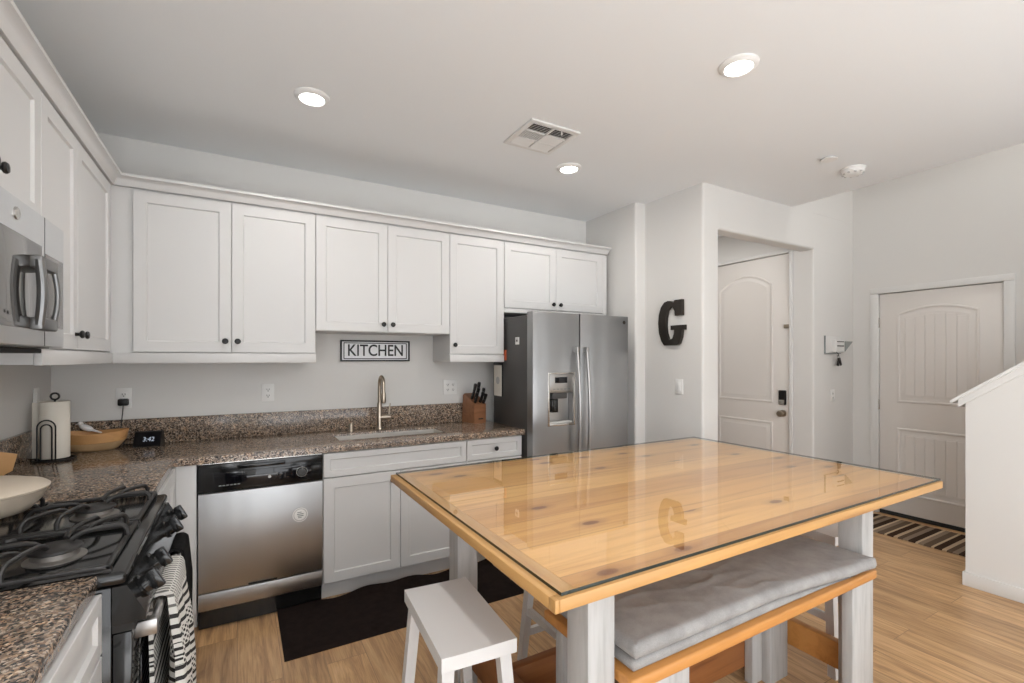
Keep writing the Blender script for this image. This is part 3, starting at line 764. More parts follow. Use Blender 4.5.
MB().box(.05, .34, MY0 + .03, MY1 - .03, MZ0 - .012, MZ0 + .003, .003).build('underside_vent', M['dark'], t)

# ---------------------------------------------------------------- range
GY0, GY1 = -2.108, -1.338; gc = (GY0 + GY1) / 2
t = thing('gas_range', (.34, gc, 0), 'black gas range with cast iron grates set into the left worktop', 'stove')
MB().box(.03, .645, GY0, GY1, .02, .875, .003).build('body', M['blackgloss'], t)
MB().box(.03, .672, GY0, GY1, .876, .908, .010, seg=3).build('cooktop', M['blackgloss'], t)
MB().box(.004, .03, GY0, GY1, .3, .99, .004).build('back_guard', M['blackgloss'], t)
cp = MB(); cp.prism([(.646, .874), (.674, .874), (.712, .800), (.712, .782), (.646, .782)], 'y', GY0 + .002, GY1 - .002)
cpo = cp.build('control_panel', M['blackgloss'], t)
sx = Vector((.074, 0, .038)).normalized()
for y in (-2.03, -1.875, -1.565, -1.425):
    q = MB(); q.lathe([(.030, 0), (.030, .004), (.024, .006), (.023, .018), (.0, .020)], (.694, y, .837), sx, 24)
    kb = q.build('burner_knob', M['blackgloss'], t)
    g = MB(); g.M = Matrix.Translation((.694, y, .837)) @ Vector((0, 0, 1)).rotation_difference(sx).to_matrix().to_4x4()
    g.box(-.027, .027, -.008, .008, .017, .042, .004); g.build('grip', M['blackgloss'], kb)
MB().box(.646, .690, GY0 + .006, GY1 - .006, .762, .781).build('vent_slot', M['dark'], t)
od = MB().box(.646, .684, GY0 + .004, GY1 - .004, .235, .760, .005).build('oven_door', M['blackgloss'], t)
MB().box(.683, .6855, GY0 + .12, GY1 - .12, .34, .64, .001).build('oven_window', M['screen'], od)
hd = MB().box(.712, .728, GY0 + .05, GY1 - .05, .728, .760, .005)
hd.box(.683, .730, GY0 + .035, GY0 + .065, .724, .764, .004).box(.683, .730, GY1 - .065, GY1 - .035, .724, .764, .004)
hd.build('handle', M['satin_steel'], od)
MB().box(.646, .682, GY0 + .004, GY1 - .004, .06, .228, .005).build('drawer', M['blackgloss'], t)
MB().box(.06, .62, GY0 + .02, GY1 - .02, .0, .02).build('plinth', M['dark'], t)
BUR = [(.20, -1.92), (.50, -1.92), (.20, -1.535), (.50, -1.535)]
for (bx, by) in BUR:
    q = MB().lathe([(.062, 0), (.062, .004), (.048, .008), (.046, .020), (.040, .021), (.0, .021)], (bx, by, .907)).build('burner', M['burner_metal'], t)
    MB().lathe([(.050, 0), (.054, .003), (.053, .008), (.045, .012), (.0, .013)], (bx, by, .928)).build('burner_cap', M['iron'], q)
MB().lathe([(.032, 0), (.032, .012), (.028, .018), (.0, .018)], (.35, gc, .907)).build('burner', M['iron'], t)
def finger(mb, p, q, low):                 # a bent bar: foot, rise, flat run to the burner centre
    p = Vector(p); q = Vector(q); d = (q - p)
    ps = [(p.x, p.y, low), (p.x, p.y, .940)]
    for u, z in ((.05, .950), (.12, .957), (.5, .960), (.8, .958), (.92, .952), (1.0, .944)): ps.append((p.x + d.x * u, p.y + d.y * u, z))
    mb.tube(ps, .0066, 8)
for gy0, gy1 in ((GY0 + .022, gc - .012), (gc + .012, GY1 - .022)):
    g = MB(); x0, x1 = .075, .635
    for pts in ([(x0, gy0), (x1, gy0)], [(x1, gy0), (x1, gy1)], [(x1, gy1), (x0, gy1)], [(x0, gy1), (x0, gy0)], [(.35, gy0), (.35, gy1)]):
        (xa, ya_), (xb, yb_) = pts; g.box(min(xa, xb) - .006, max(xa, xb) + .006, min(ya_, yb_) - .006, max(ya_, yb_) + .006, .914, .926, .003)
    for xx in (x0, x1):
        for yy in (gy0, gy1): g.box(xx - .008, xx + .008, yy - .008, yy + .008, .908, .916)
    go = g.build('grate', M['iron'], t)
    cy_ = (gy0 + gy1) / 2
    for bx in (.20, .50):
        f = MB()
        xa, xb = (x0, .35) if bx < .35 else (.35, x1)
        for p in ((xa, cy_ - .05), (xb, cy_ + .05), (bx - .05, gy0), (bx + .05, gy1)):
            d = Vector((bx - p[0], cy_ - p[1])); e = Vector((p[0], p[1])) + d * .80
            finger(f, (p[0], p[1], 0), (e.x, e.y, 0), .920)
        for p in ((xa + .02, gy0 + .01), (xb - .02, gy1 - .01)):
            d = Vector((bx - p[0], cy_ - p[1])); e = Vector((p[0], p[1])) + d * .62
            finger(f, (p[0], p[1], 0), (e.x, e.y, 0), .920)
        f.build('grate_fingers', M['iron'], go)

# towels over the oven handle
def towel(name, y0, y1, zf, zb, m, label, thick, wave, folds):
    HXc, HZ = .720, .760
    mb = MB(); N = 44; rows_o = []; rows_i = []
    prof = []
    for k in range(15): prof.append((HXc - .0165, zb + (HZ - .004 - zb) * k / 14))
    for k in range(1, 8): a = PI - PI * k / 8; prof.append((HXc + .0165 * math.cos(a), HZ - .002 + .010 * math.sin(a)))
    for k in range(20): prof.append((HXc + .0165 + .010 * min(1, k / 6), HZ - .004 + (zf - HZ) * k / 19))
    nb = 15; nm = nb + 7
    outer = []; inner = []
    for i, (x, z) in enumerate(prof):
        ro = []; ri = []
        pr_ = prof[max(i - 1, 0)]; nx = prof[min(i + 1, len(prof) - 1)]
        tx, tz = nx[0] - pr_[0], nx[1] - pr_[1]; L = math.hypot(tx, tz); ox, oz = -tz / L, tx / L
        fall = max(0, min(1, (HZ - .01 - z) / .25)); flare = 1 + wave * 7 * fall
        for k in range(N):
            u = k / (N - 1); y = y1 + (y0 - y1) * (1 - u) * flare
            wv = wave * fall * (.5 + .5 * math.sin(u * PI * 2 * folds + .6)) + .004 * fall * noise.noise((y * 30, z * 9, i > nb))
            sgn = 1 if i >= nm - 4 else (-.0 if i < nb else 0)
            yy = y + (u - .5) * .0 + .012 * fall * math.sin(z * 14 + u * 4)
            pinch = -.0125 * fall * (1 if x > HXc else -1)
            base = Vector((x + pinch + sgn * wv, yy, z + (.006 * math.sin(u * 9) * (i in (0, len(prof) - 1)))))
            ro.append(base + Vector((ox * -thick * 0, 0, 0)))
            tk = min(thick, .010) + max(0, thick - .010) * min(1, max(0, (i - nb - 3) / 6))
            ri.append(base + Vector((ox * tk, 0, oz * tk)))
        outer.append(ro); inner.append(ri)
    n0 = len(prof)
    rings = [outer[i] + inner[i][::-1] for i in range(n0)]
    mb.rings(rings)
    o = mb.build(name, m, None, 60); tag(o, label, 'towel'); return o
towel('dish_towel', -1.945, -1.665, .31, .40, M['towel'], 'black and white striped dish towel hanging on the oven handle', .019, .036, 2.7)
towel('dish_towel', -1.600, -1.428, .372, .42, M['towel_dark'], 'plain black dish towel on the far end of the oven handle', .010, .014, 1.1)

# pan with lid on the back burner, with a spatula
px, py = .235, -1.60; pz = .9675
t = thing('saute_pan', (px, py, pz), 'cream lidded pan sitting on the rear grate of the range', 'pan')
MB().lathe([(.118, 0), (.128, .003), (.150, .028), (.165, .058), (.168, .062), (.162, .062), (.146, .030), (.125, .006), (.0, .005)], (px, py, pz), (0, 0, 1), 48).build('body', M['cream'], t)
MB().lathe([(.169, .0635), (.170, .068), (.160, .076), (.120, .088), (.06, .096), (.0, .098)], (px, py, pz), (0, 0, 1), 48).build('lid', M['cream'], t)
MB().lathe([(.010, .097), (.010, .110), (.024, .114), (.026, .124), (.018, .130), (.0, .131)], (px, py, pz), (0, 0, 1), 24).build('lid_knob', M['spatula'], t)
ux, uy = .163, -1.205
t = thing('utensil_holder', (ux, uy, CTT), 'small cream utensil holder standing behind the cream pan', 'utensil holder')
MB().lathe([(.040, 0), (.046, .004), (.048, .075), (.043, .075), (.041, .008), (.0, .008)], (ux, uy, CTT), (0, 0, 1), 28).build('holder', M['cream'], t)
for dx, dy, lean, tw, lb in ((.0, .0, .18, .3, 'nearer and taller-leaning orange wooden spatula in the cream holder'), (-.012, .020, -.10, -.4, 'farther orange wooden spatula in the cream holder')):
    s_ = MB(); s_.M = Matrix.Translation((ux + dx, uy + dy, CTT + .012)) @ Matrix.Rotation(lean, 4, 'Y') @ Matrix.Rotation(tw, 4, 'Z')
    s_.prism([(-.007, .0), (.007, .0), (.008, .085), (.026, .10), (.028, .158), (-.02, .166), (-.026, .10), (-.008, .085)], 'y', -.004, .004)
    tag(s_.build('wooden_spatula', M['spatula']), lb, 'spatula')

# ---------------------------------------------------------------- things on the worktop
tx, ty = .108, -.362
t = thing('paper_towel_holder', (tx, ty, CTT), 'black wire paper towel stand in the worktop corner', 'paper towel holder')
MB().tube([(tx + .078 * math.cos(2 * PI * k / 32), ty + .078 * math.sin(2 * PI * k / 32), CTT + .005) for k in range(32)], .005, 8, True).tube([(tx - .078, ty, CTT + .005), (tx + .078, ty, CTT + .005)], .004, 8).tube([(tx, ty - .078, CTT + .005), (tx, ty + .078, CTT + .005)], .004, 8).build('base', M['black'], t)
lp = [(tx, ty, CTT + .004), (tx, ty, CTT + .30)]
for k in range(0, 17): a = -PI / 2 + 2 * PI * k / 16; lp.append((tx + .016 * math.cos(a), ty + .0, CTT + .318 + .016 * math.sin(a)))
MB().tube(lp, .0045, 8).build('post', M['black'], t)
def hoop(w_, h_, off):
    e = Vector((-.2, -.98, 0)); s_ = Vector((.98, -.2, 0)); c0 = Vector((tx, ty, CTT + .005)) + e * off
    pts = [c0 - s_ * w_, c0 - s_ * w_ + Vector((0, 0, h_))]
    for k in range(1, 12): a = PI - PI * k / 12; pts.append(c0 + s_ * w_ * math.cos(a) + Vector((0, 0, h_ + w_ * math.sin(a))))
    pts += [c0 + s_ * w_ + Vector((0, 0, h_)), c0 + s_ * w_]
    return pts
MB().tube(hoop(.036, .165, .070), .0032, 8).tube(hoop(.022, .158, .070), .0032, 8).build('front_hoop', M['black'], t)
pr = MB().lathe([(.018, 0), (.056, 0), (.0575, .003), (.0575, .277), (.056, .28), (.018, .28), (.018, 0)], (tx, ty, CTT + .0125), (0, 0, 1), 40)
pr.box(tx - .086, tx - .052, ty + .010, ty + .012, CTT + .013, CTT + .288)
tag(pr.build('paper_towel_roll', M['paper']), 'white paper towel roll on the black wire stand', 'paper towels')
# boat-shaped wooden bowl and dove
bx, by = .212, -.137
t = thing('wooden_bowl', (bx, by, CTT), 'oval live-edge wooden bowl beside the paper towel stand', 'bowl')
def bowl_ring(sx_, sy_, z, wob=0):
    out = []
    for k in range(40):
        a = 2 * PI * k / 40; n_ = wob * noise.noise((math.cos(a) * 3, math.sin(a) * 3, z * 20))
        lift = .012 * math.cos(a) ** 2 * (z - .0) / .1
        out.append((bx + sx_ * math.cos(a) * (1 + n_), by + sy_ * math.sin(a) * (1 + n_), CTT + z + lift))
    return out
MB().rings([bowl_ring(.085, .045, 0), bowl_ring(.105, .062, .008), bowl_ring(.137, .085, .045, .04), bowl_ring(.133, .081, .047, .04), bowl_ring(.10, .055, .015), bowl_ring(.06, .03, .012)]).build('bowl_base', M['bowl_wood'], t)
MB().rings([bowl_ring(.134, .083, .044, .04), bowl_ring(.141, .089, .048, .08), bowl_ring(.152, .097, .098, .05), bowl_ring(.146, .091, .100, .05), bowl_ring(.134, .082, .052, .04), bowl_ring(.13, .08, .046, .03)]).build('bark_rim', M['bowl_bark'], t)
t = thing('dove_figurine', (.165, -.068, 1.013), 'small white dove figurine perched on the rim of the wooden bowl', 'figurine')
bd = MB(); c0 = Vector((.165, -.068, 1.034))
def egg(mb, c, rx, ry, rz, tilt):
    Mx = Matrix.Translation(c) @ Matrix.Rotation(tilt, 4, 'Y'); ro = []
    for i in range(1, 10):
        a = PI * i / 10; z = rx * math.cos(a); r = math.sin(a)
        ro.append([Mx @ Vector((z, ry * r * math.cos(2 * PI * k / 16), rz * r * math.sin(2 * PI * k / 16))) for k in range(16)])
    mb.rings(ro)
egg(bd, c0, .034, .017, .017, .45); egg(bd, c0 + Vector((-.024, 0, .024)), .013, .011, .012, 0)
bd.hexa([c0 + Vector((.018, -.010, -.016)), c0 + Vector((.018, .010, -.016)), c0 + Vector((.066, .016, -.034)), c0 + Vector((.066, -.016, -.034))], [c0 + Vector((.018, -.008, -.004)), c0 + Vector((.018, .008, -.004)), c0 + Vector((.066, .014, -.030)), c0 + Vector((.066, -.014, -.030))])
bd.lathe([(.0045, 0), (.0, .012)], c0 + Vector((-.035, 0, .023)), (-1, 0, -.2), 10)
bd.build('body', M['bird'], t)
# smart clock
t = thing('digital_clock', (.452, -.115, CTT), 'black wedge-shaped digital clock showing 3:42 on the back worktop', 'clock')
ck = MB(); ck.prism([(-.040, .0), (.045, .0), (.020, .082), (.008, .086), (-.000, .083)], 'x', -.066, .066)
t.rotation_euler = (0, 0, math.radians(-10))
def clk(mb):
    for i, p in enumerate(mb.v): mb.v[i] = p + Vector((.452, -.115, CTT))
    return mb
clk(ck).build('case', M['black'], t)
a_ = math.atan2(.083, .040)
fm = Matrix.Translation((0, -.020, .0415)) @ Matrix.Rotation(a_, 4, 'X')
sc_ = MB(); sc_.M = fm; sc_.box(-.062, .062, -.040, .040, .0005, .002); clk(sc_).build('screen', M['screen'], t)
vs, fs = text_mesh('3:42', .037, .0003, .9); dg_ = MB(); dg_.M = fm @ Matrix.Translation((.006, -.002, .0026)); dg_.add(vs, fs); clk(dg_).build('digits', M['digits'], t)
# knife block
kx0, kx1, ky0, ky1 = 2.494, 2.606, -.215, -.045
KM = Matrix.Translation((2.494, -.215, 0)) @ Matrix.Rotation(math.radians(11), 4, 'Z') @ Matrix.Translation((-2.494, .215, 0))
t = thing('knife_block', ((kx0 + kx1) / 2, -.13, CTT), 'brown wooden knife block at the right end of the back worktop', 'knife block')
def KB():
    m = MB(); m.M = KM; return m
KB().prism([(ky0, CTT), (ky1, CTT), (ky1 - .015, 1.13), (ky1 - .035, 1.145), (ky0, 1.065)], 'x', kx0, kx1).build('block', M['block_wood'], t)
KB().box(kx0 + .040, kx0 + .085, ky0 - .002, ky0, .945, .955).build('maker_plate', M['bronze'], t)
tn_ = Vector((0, -.49, .87)).normalized()
kn_slots = [(2.513, -.195, .075), (2.535, -.170, .095), (2.562, -.195, .080), (2.586, -.175, .095), (2.513, -.150, .115), (2.586, -.205, .070), (2.560, -.140, .12)]
for i, (x, y, L) in enumerate(kn_slots):
    L *= 1.15
    z = 1.065 + (y - ky0) / (ky1 - .035 - ky0) * .08 + .002
    k = thing('knife', KM @ Vector((x, y, z)), '', 'knife', 'knives in the block')
    k['label'] = 'black-handled riveted kitchen knife standing in the wooden knife block'
    p0 = Vector((x, y, z)); ax = Vector((.04 * (i % 3 - 1), -.42, .9)).normalized()
    h = KB(); pts = [p0 + ax * (L * u) + Vector((0, -.006 * math.sin(PI * u), 0)) for u in (0, .15, .4, .7, .9, 1)]
    h.tube(pts, [.0095, .0110, .0100, .0110, .0130, .0100], 10, flat=1.25); h.build('handle', M['black'], k)
    rv = KB()
    for u in (.25, .5, .75): rv.cyl(p0 + ax * (L * u) + Vector((-.0105, -.003, 0)), p0 + ax * (L * u) + Vector((.0105, -.003, 0)), .003, n=8)
    rv.build('rivets', M['chrome'], k)
    KB().tube([p0 + ax * .0, p0 + ax * .010], [.006, .0095], 8).build('bolster', M['chrome'], k)

# outlets and switches ---------------------------------------------------------
def plate(name, org, ax, w_, h_, label, cat, kind='outlet', gangs=1):
    """ax: '-y', '+x' or '-x' facing"""
    x, y, z = org; t = thing(name, org, label, cat)
    def B(mb, a0, a1, z0, z1, d0, d1, b=.0):
        if ax == '-y': mb.box(x + a0, x + a1, y - d1, y - d0, z + z0, z + z1, b)
        elif ax == '+x': mb.box(x + d0, x + d1, y + a0, y + a1, z + z0, z + z1, b)
        else: mb.box(x - d1, x - d0, y + a0, y + a1, z + z0, z + z1, b)
        return mb
    B(MB(), -w_ / 2, w_ / 2, -h_ / 2, h_ / 2, .0, .006, .002).build('cover_plate', M['plastic'], t)
    for gk in range(gangs):
        off = (gk - (gangs - 1) / 2) * .046
        if kind == 'outlet':
            for dz in (-.02, .02):
                s = B(MB(), off - .016, off + .016, dz - .014, dz + .014, .006, .008, .001).build('socket', M['plastic'], t)
                m_ = MB(); B(m_, off - .008, off - .005, dz - .003, dz + .007, .0079, .0086); B(m_, off + .005, off + .008, dz - .003, dz + .007, .0079, .0086); B(m_, off - .003, off + .003, dz - .011, dz - .006, .0079, .0086)
                m_.build('slots', M['dark'], s)
        else:
            B(MB(), off - .017, off + .017, -.033, .033, .006, .010, .002).build('rocker', M['plastic'], t)
    return t
plate('wall_outlet', (.319, 0, 1.190), '-y', .074, .117, 'white wall outlet in the corner with a black plug in it', 'outlet')
plate('wall_outlet', (1.074, 0, 1.195), '-y', .074, .117, 'white wall outlet with nothing plugged in, above the dishwasher', 'outlet')
plate('wall_outlet', (2.379, 0, 1.194), '-y', .116, .117, 'wide white double outlet plate between the faucet and the knife block', 'outlet', gangs=2)
plate('light_switch', (0, -.225, 1.21), '+x', .074, .12, 'white switch plate on the left wall above the paper towels', 'switch', 'switch')
plate('light_switch', (3.875, -1.01, 1.205), '-x', .074, .117, 'white rocker switch plate below the black letter', 'switch', 'switch')
plate('wall_outlet', (5.67, OY, 1.08), '-y', .074, .117, 'white plate low on the entry wall under the key rack', 'outlet', 'outlet')
t = thing('power_adapter', (.322, -.0085, 1.15), 'black plug-in power adapter in the corner outlet with its cord', 'charger')
MB().box(.296, .346, -.046, -.009, 1.147, 1.188, .008).build('plug', M['black'], t)
cd = [(.32, -.030, 1.150), (.318, -.032, 1.10), (.312, -.034, 1.04), (.312, -.036, .97), (.322, -.034, .925), (.35, -.034, .9175), (.40, -.050, .9175)]
MB().tube(cd, .0024, 8).build('cord', M['black'], t)

# sign and letter --------------------------------------------------------------
sx0_, sx1_, sz0, sz1 = 1.533, 2.040, 1.402, 1.556
t = thing('kitchen_sign', (1.7865, -.01, sz0), 'black-framed white KITCHEN sign on the wall above the sink', 'sign')
MB().box(sx0_ + .006, sx1_ - .006, -.012, -.002, sz0 + .006, sz1 - .006).build('panel', M['bird'], t)
def frame(mb, x0, x1, z0, z1, wd, y0, y1, b=.002):
    mb.box(x0, x1, y0, y1, z0, z0 + wd, b).box(x0, x1, y0, y1, z1 - wd, z1, b).box(x0, x0 + wd, y0, y1, z0 + wd, z1 - wd, b).box(x1 - wd, x1, y0, y1, z0 + wd, z1 - wd, b)
f_ = MB(); frame(f_, sx0_, sx1_, sz0, sz1, .011, -.022, -.001); f_.build('frame', M['black'], t)
f_ = MB(); frame(f_, sx0_ + .022, sx1_ - .022, sz0 + .017, sz1 - .017, .006, -.016, -.0115, .001); f_.build('inner_border', M['black'], t)
vs, fs = text_mesh('KITCHEN', .118, .002, .83, .0012)
zc = .0
tm = MB(); tm.M = Matrix.Translation((1.7865, -.0145, (sz0 + sz1) / 2)) @ Matrix.Rotation(PI / 2, 4, 'X'); tm.add(vs, fs); tm.build('lettering', M['black'], t)

# slab serif letter on the partition (faces -x; page-right is -y)
gl = [(.70, 1.0), (1.0, 1.0), (1.0, .65), (.72, .65), (.70, .76), (.62, .84), (.52, .86), (.40, .78), (.335, .62), (.32, .45), (.35, .28), (.43, .15), (.52, .12), (.62, .16), (.68, .26), (.69, .34), (.54, .34), (.54, .44), (1.10, .44), (1.10, .335), (1.0, .33), (.97, .18), (.88, .03), (.80, 0), (.26, 0), (.14, .10), (.04, .28), (0, .50), (.03, .70), (.12, .87), (.26, .97), (.42, 1.0), (.56, .985), (.66, .94)]
gm = MB(); gy, gz, gw, gh = -.822, 1.527, .236, .352
gm.prism([(gy - u * gw, gz + v * gh) for u, v in gl], 'x', 3.875 - .030, 3.874)
tag(gm.build('letter_g', M['bronze']), 'large black slab-serif letter G mounted on the white partition', 'letter')

# key rack on the entry wall
t = thing('key_rack', (5.73, OY, 1.47), 'white wall key and mail rack beside the entry opening', 'key rack')
MB().box(5.535, 5.80, OY - .012, OY - .001, 1.475, 1.63, .003).build('back_board', M['trim'], t)
b = MB().box(5.64, 5.79, OY - .05, OY - .012, 1.485, 1.60, .003)
b.build('mail_box', M['trim'], t)
MB().box(5.655, 5.775, OY - .052, OY - .0505, 1.575, 1.583).box(5.655, 5.775, OY - .052, OY - .0505, 1.535, 1.545).build('slots', M['bronze'], t)
MB().prism([(5.80, 1.49), (5.80, 1.585), (5.94, 1.585)], 'y', OY - .05, OY - .002).build('shelf_bracket', M['lcd'], t)
MB().box(5.529, 5.535, OY - .014, OY - .001, 1.472, 1.632).box(5.529, 5.80, OY - .014, OY - .001, 1.468, 1.4745).build('edge_strip', M['lcd'], t)
MB().tube([(5.72, OY - .010, 1.485), (5.72, OY - .028, 1.472), (5.72, OY - .034, 1.458), (5.72, OY - .030, 1.447), (5.72, OY - .018, 1.450)], .003, 8).build('hook', M['bronze'], t)
t = thing('key_bunch', (5.722, OY - .03, 1.35), 'bunch of dark keys hanging from the key rack', 'keys')
MB().tube([(5.72 + .014 * math.cos(2 * PI * k / 16), OY - .03, 1.438 + .014 * math.sin(2 * PI * k / 16)) for k in range(16)], .0018, 6, True).build('ring', M['chrome'], t)
for dx, an in ((-.022, .35), (.018, -.45), (.0, .0)):
    kk = MB(); kk.M = Matrix.Translation((5.72 + dx * .3, OY - .030 - abs(dx) * .3, 1.428)) @ Matrix.Rotation(an, 4, 'Y')
    kk.box(-.014, .014, -.004, .004, -.075, -.0, .004); kk.build('key_fob', M['black'], t)

# ---------------------------------------------------------------- ceiling fittings
def can(name, x, y, label, CZ=CZ, power=LAMP_POWER):
    t = thing(name, (x, y, CZ - .02), label, 'ceiling light', 'recessed ceiling lights')
    MB().lathe([(.083, 0), (.082, -.006), (.072, -.015), (.060, -.018), (.056, -.012), (.056, 0), (.083, 0)], (x, y, CZ), (0, 0, 1), 40).build('trim_ring', M['plastic'], t)
    MB().lathe([(.0, -.016), (.03, -.0155), (.0555, -.013), (.0555, -.004), (.0, -.004)], (x, y, CZ), (0, 0, 1), 32).build('lens', M['lens'], t)
    ld = bpy.data.lights.new('downlight', 'AREA'); ld.shape = 'DISK'; ld.size = .10; ld.energy = power; ld.color = (1, .975, .945)
    lo = bpy.data.objects.new('downlight', ld); COL.objects.link(lo); lo.parent = t; lo.location = (0, 0, -.003)
    return t
can('recessed_light', 1.222, -1.02, 'recessed ceiling light over the dishwasher, leftmost of the lit ones')
can('recessed_light', 2.831, -2.235, 'recessed ceiling light above the table, largest and nearest in photo')
can('recessed_light', 2.857, -.95, 'recessed ceiling light in front of the fridge cabinets by the vent')
for x, y, l in ((1.222, -2.60, 'recessed ceiling light above the near worktop'), (1.222, -4.7, 'recessed ceiling light behind the viewer on the left'), (2.831, -4.7, 'recessed ceiling light behind the viewer on the right'), (4.62, -.42, 'added unseen fill light inside the entry hall before the front door')): can('recessed_light', x, y, l)  # grid continued out of view; hall can added to fill the dark hall
can('recessed_light', 5.55, -2.9, 'added unseen fill light high over the stairs', UZ, 13.0)  # unseen lamp added to brighten the stairwell and right wall
# air vent
vx0, vx1, vy0, vy1 = 2.281, 2.611, -1.392, -1.066
t = thing('ceiling_vent', (2.446, -1.229, CZ - .012), 'square white louvred air vent in the ceiling', 'vent')
f_ = MB()
for (x0, x1, y0, y1) in ((vx0, vx1, vy0, vy0 + .03), (vx0, vx1, vy1 - .03, vy1), (vx0, vx0 + .03, vy0 + .03, vy1 - .03), (vx1 - .03, vx1, vy0 + .03, vy1 - .03)): f_.box(x0, x1, y0, y1, CZ - .012, CZ - .0005, .003)
f_.box(2.440, 2.452, vy0 + .03, vy1 - .03, CZ - .012, CZ - .001)
for k in (1, 2): yy = vy0 + .03 + k * (vy1 - vy0 - .06) / 3; f_.box(vx0 + .03, vx1 - .03, yy - .005, yy + .005, CZ - .012, CZ - .001)
f_.build('frame', M['trim'], t)
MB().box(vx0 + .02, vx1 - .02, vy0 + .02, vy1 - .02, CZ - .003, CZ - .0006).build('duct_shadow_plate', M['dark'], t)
n_ = 0
for col in range(2):
    for row in range(3):
        xa = vx0 + .032 if col == 0 else 2.454; xb = 2.438 if col == 0 else vx1 - .032
        hh = (vy1 - vy0 - .06) / 3; ya = vy0 + .03 + row * hh + .006; yb = ya + hh - .012
        lv = MB()
        if row == 1 and col == 0:
            for q in range(9): xx = xa + (q + .5) * (xb - xa) / 9; lv.box(xx - .0035, xx + .0035, ya, yb, CZ - .011, CZ - .004)
        else:
            tilt = .010 if row == 0 else -.010
            for q in range(5):
                yy = ya + (q + .5) * (yb - ya) / 5
                lv.hexa([(xa, yy - tilt - .001, CZ - .011), (xb, yy - tilt - .001, CZ - .011), (xb, yy - tilt + .002, CZ - .011), (xa, yy - tilt + .002, CZ - .011)], [(xa, yy + tilt * .0 - .001, CZ - .004), (xb, yy - .001, CZ - .004), (xb, yy + .002, CZ - .004), (xa, yy + .002, CZ - .004)])
        lv.build('louvres', M['trim'], t)
MB().box(2.50, 2.506, vy0 + .034, vy0 + .04, CZ - .03, CZ - .011).build('damper_lever', M['trim'], t)
t = thing('smoke_detector', (4.555, -1.906, CZ - .035), 'round white smoke detector on the ceiling near the stair edge', 'smoke detector')
MB().lathe([(.072, 0), (.072, -.010), (.066, -.014)], (4.555, -1.906, CZ - .0005), (0, 0, 1), 36).build('base', M['plastic'], t)
MB().lathe([(.066, -.014), (.064, -.030), (.050, -.042), (.025, -.046), (.0, -.046)], (4.555, -1.906, CZ - .0005), (0, 0, 1), 36).build('cover', M['plastic'], t)
v_ = MB()
for k in range(10):
    a = 2 * PI * k / 10; v_.box(4.555 + .058 * math.cos(a) - .006, 4.555 + .058 * math.cos(a) + .006, -1.906 + .058 * math.sin(a) - .006, -1.906 + .058 * math.sin(a) + .006, CZ - .041, CZ - .033)
v_.build('vents', M['grille'], t)
t = thing('sprinkler_cover', (4.22, -1.919, CZ - .017), 'flat round white sprinkler cover on the ceiling beside the smoke detector', 'sprinkler')
MB().lathe([(.030, 0), (.030, -.012), (.047, -.012), (.047, -.016), (.0, -.017)], (4.22, -1.919, CZ - .0005), (0, 0, 1), 32).build('disc', M['plastic'], t)

# ---------------------------------------------------------------- rugs
r = MB(); rows = []; NX, NY = 60, 24
def rug(name, x0, x1, y0, y1, th, m, label, wob=.0, cat='rug', curl=0.0):
    top = []; mb = MB()
    for j in range(NY + 1):
        row = []
        for i in range(NX + 1):
            x = x0 + (x1 - x0) * i / NX; y = y0 + (y1 - y0) * j / NY
            if j == NY: y += wob * (math.sin(x * 9) + .6 * math.sin(x * 23 + 1))
            if i == 0: x += wob * .5 * math.sin(y * 12)
            e = min(i, NX - i, j, NY - j)
            up = (curl * max(0, (j / NY - .86) / .14) ** 2 * (.75 + .35 * math.sin(x * 8 + .5) + .25 * math.sin(x * 21))) if curl else 0
            row.append((x, y, (.35 if e == 0 else 1) * th + .0008 * noise.noise((x * 20, y * 20, 0)) + up))
        top.append(row)
    mb.grid(top)
    n0 = len(mb.v); edge = [(0, i) for i in range(NX + 1)] + [(j, NX) for j in range(1, NY + 1)] + [(NY, i) for i in range(NX - 1, -1, -1)] + [(j, 0) for j in range(NY - 1, 0, -1)]
    low = [Vector((top[j][i][0], top[j][i][1], max(.0005, top[j][i][2] - th))) for j, i in edge]; idx = [j * (NX + 1) + i for j, i in edge]
    L = len(low); mb.v += low
    for k in range(L): mb.f.append((idx[k], idx[(k + 1) % L], n0 + (k + 1) % L, n0 + k)); mb.m.append(0)
    mb.f.append(tuple(range(n0, n0 + L))); mb.m.append(0)
    tag(mb.build(name, m, None, 50), label, cat)
rug('kitchen_mat', 1.092, 2.42, -1.105, -.612, .011, M['mat'], 'dark brown mat on the floor in front of the sink cabinet', .0, 'rug', .030)
rug('striped_doormat', 5.42, 5.95, -2.42, -1.43, .010, M['rug'], 'brown and beige striped rug before the plank-panelled door')

# ---------------------------------------------------------------- dining table
TX0, TX1, TY0, TY1, TZ = 1.487, 3.460, -2.738, -1.478, .908
t = thing('dining_table', (2.45, -2.11, 0), 'counter-height pine table with white posts and a glass sheet on top', 'table')
MB().box(TX0 + .072, TX1 - .02, TY0 + .026, TY1 - .026, TZ - .027, TZ, .0015).build('tabletop', M['pine'], t)
MB().box(TX0 + .026, TX0 + .0715, TY0 + .026, TY1 - .026, TZ - .027, TZ, .0015).build('breadboard_end', M['pine_end'], t)
MB().box(TX0, TX0 + .0255, TY0 + .026, TY1, TZ - .029, TZ, .003).build('edge_board', M['pine_end'], t)
MB().box(TX1 - .0195, TX1, TY0 + .026, TY1, TZ - .029, TZ, .003).build('edge_board', M['pine_end'], t)
MB().box(TX0 + .012, TX1, TY0, TY0 + .0255, TZ - .029, TZ, .003).box(TX0, TX0 + .0118, TY0, TY0 + .0255, TZ - .029, TZ, .002).build('edge_board', M['pine_front'], t)
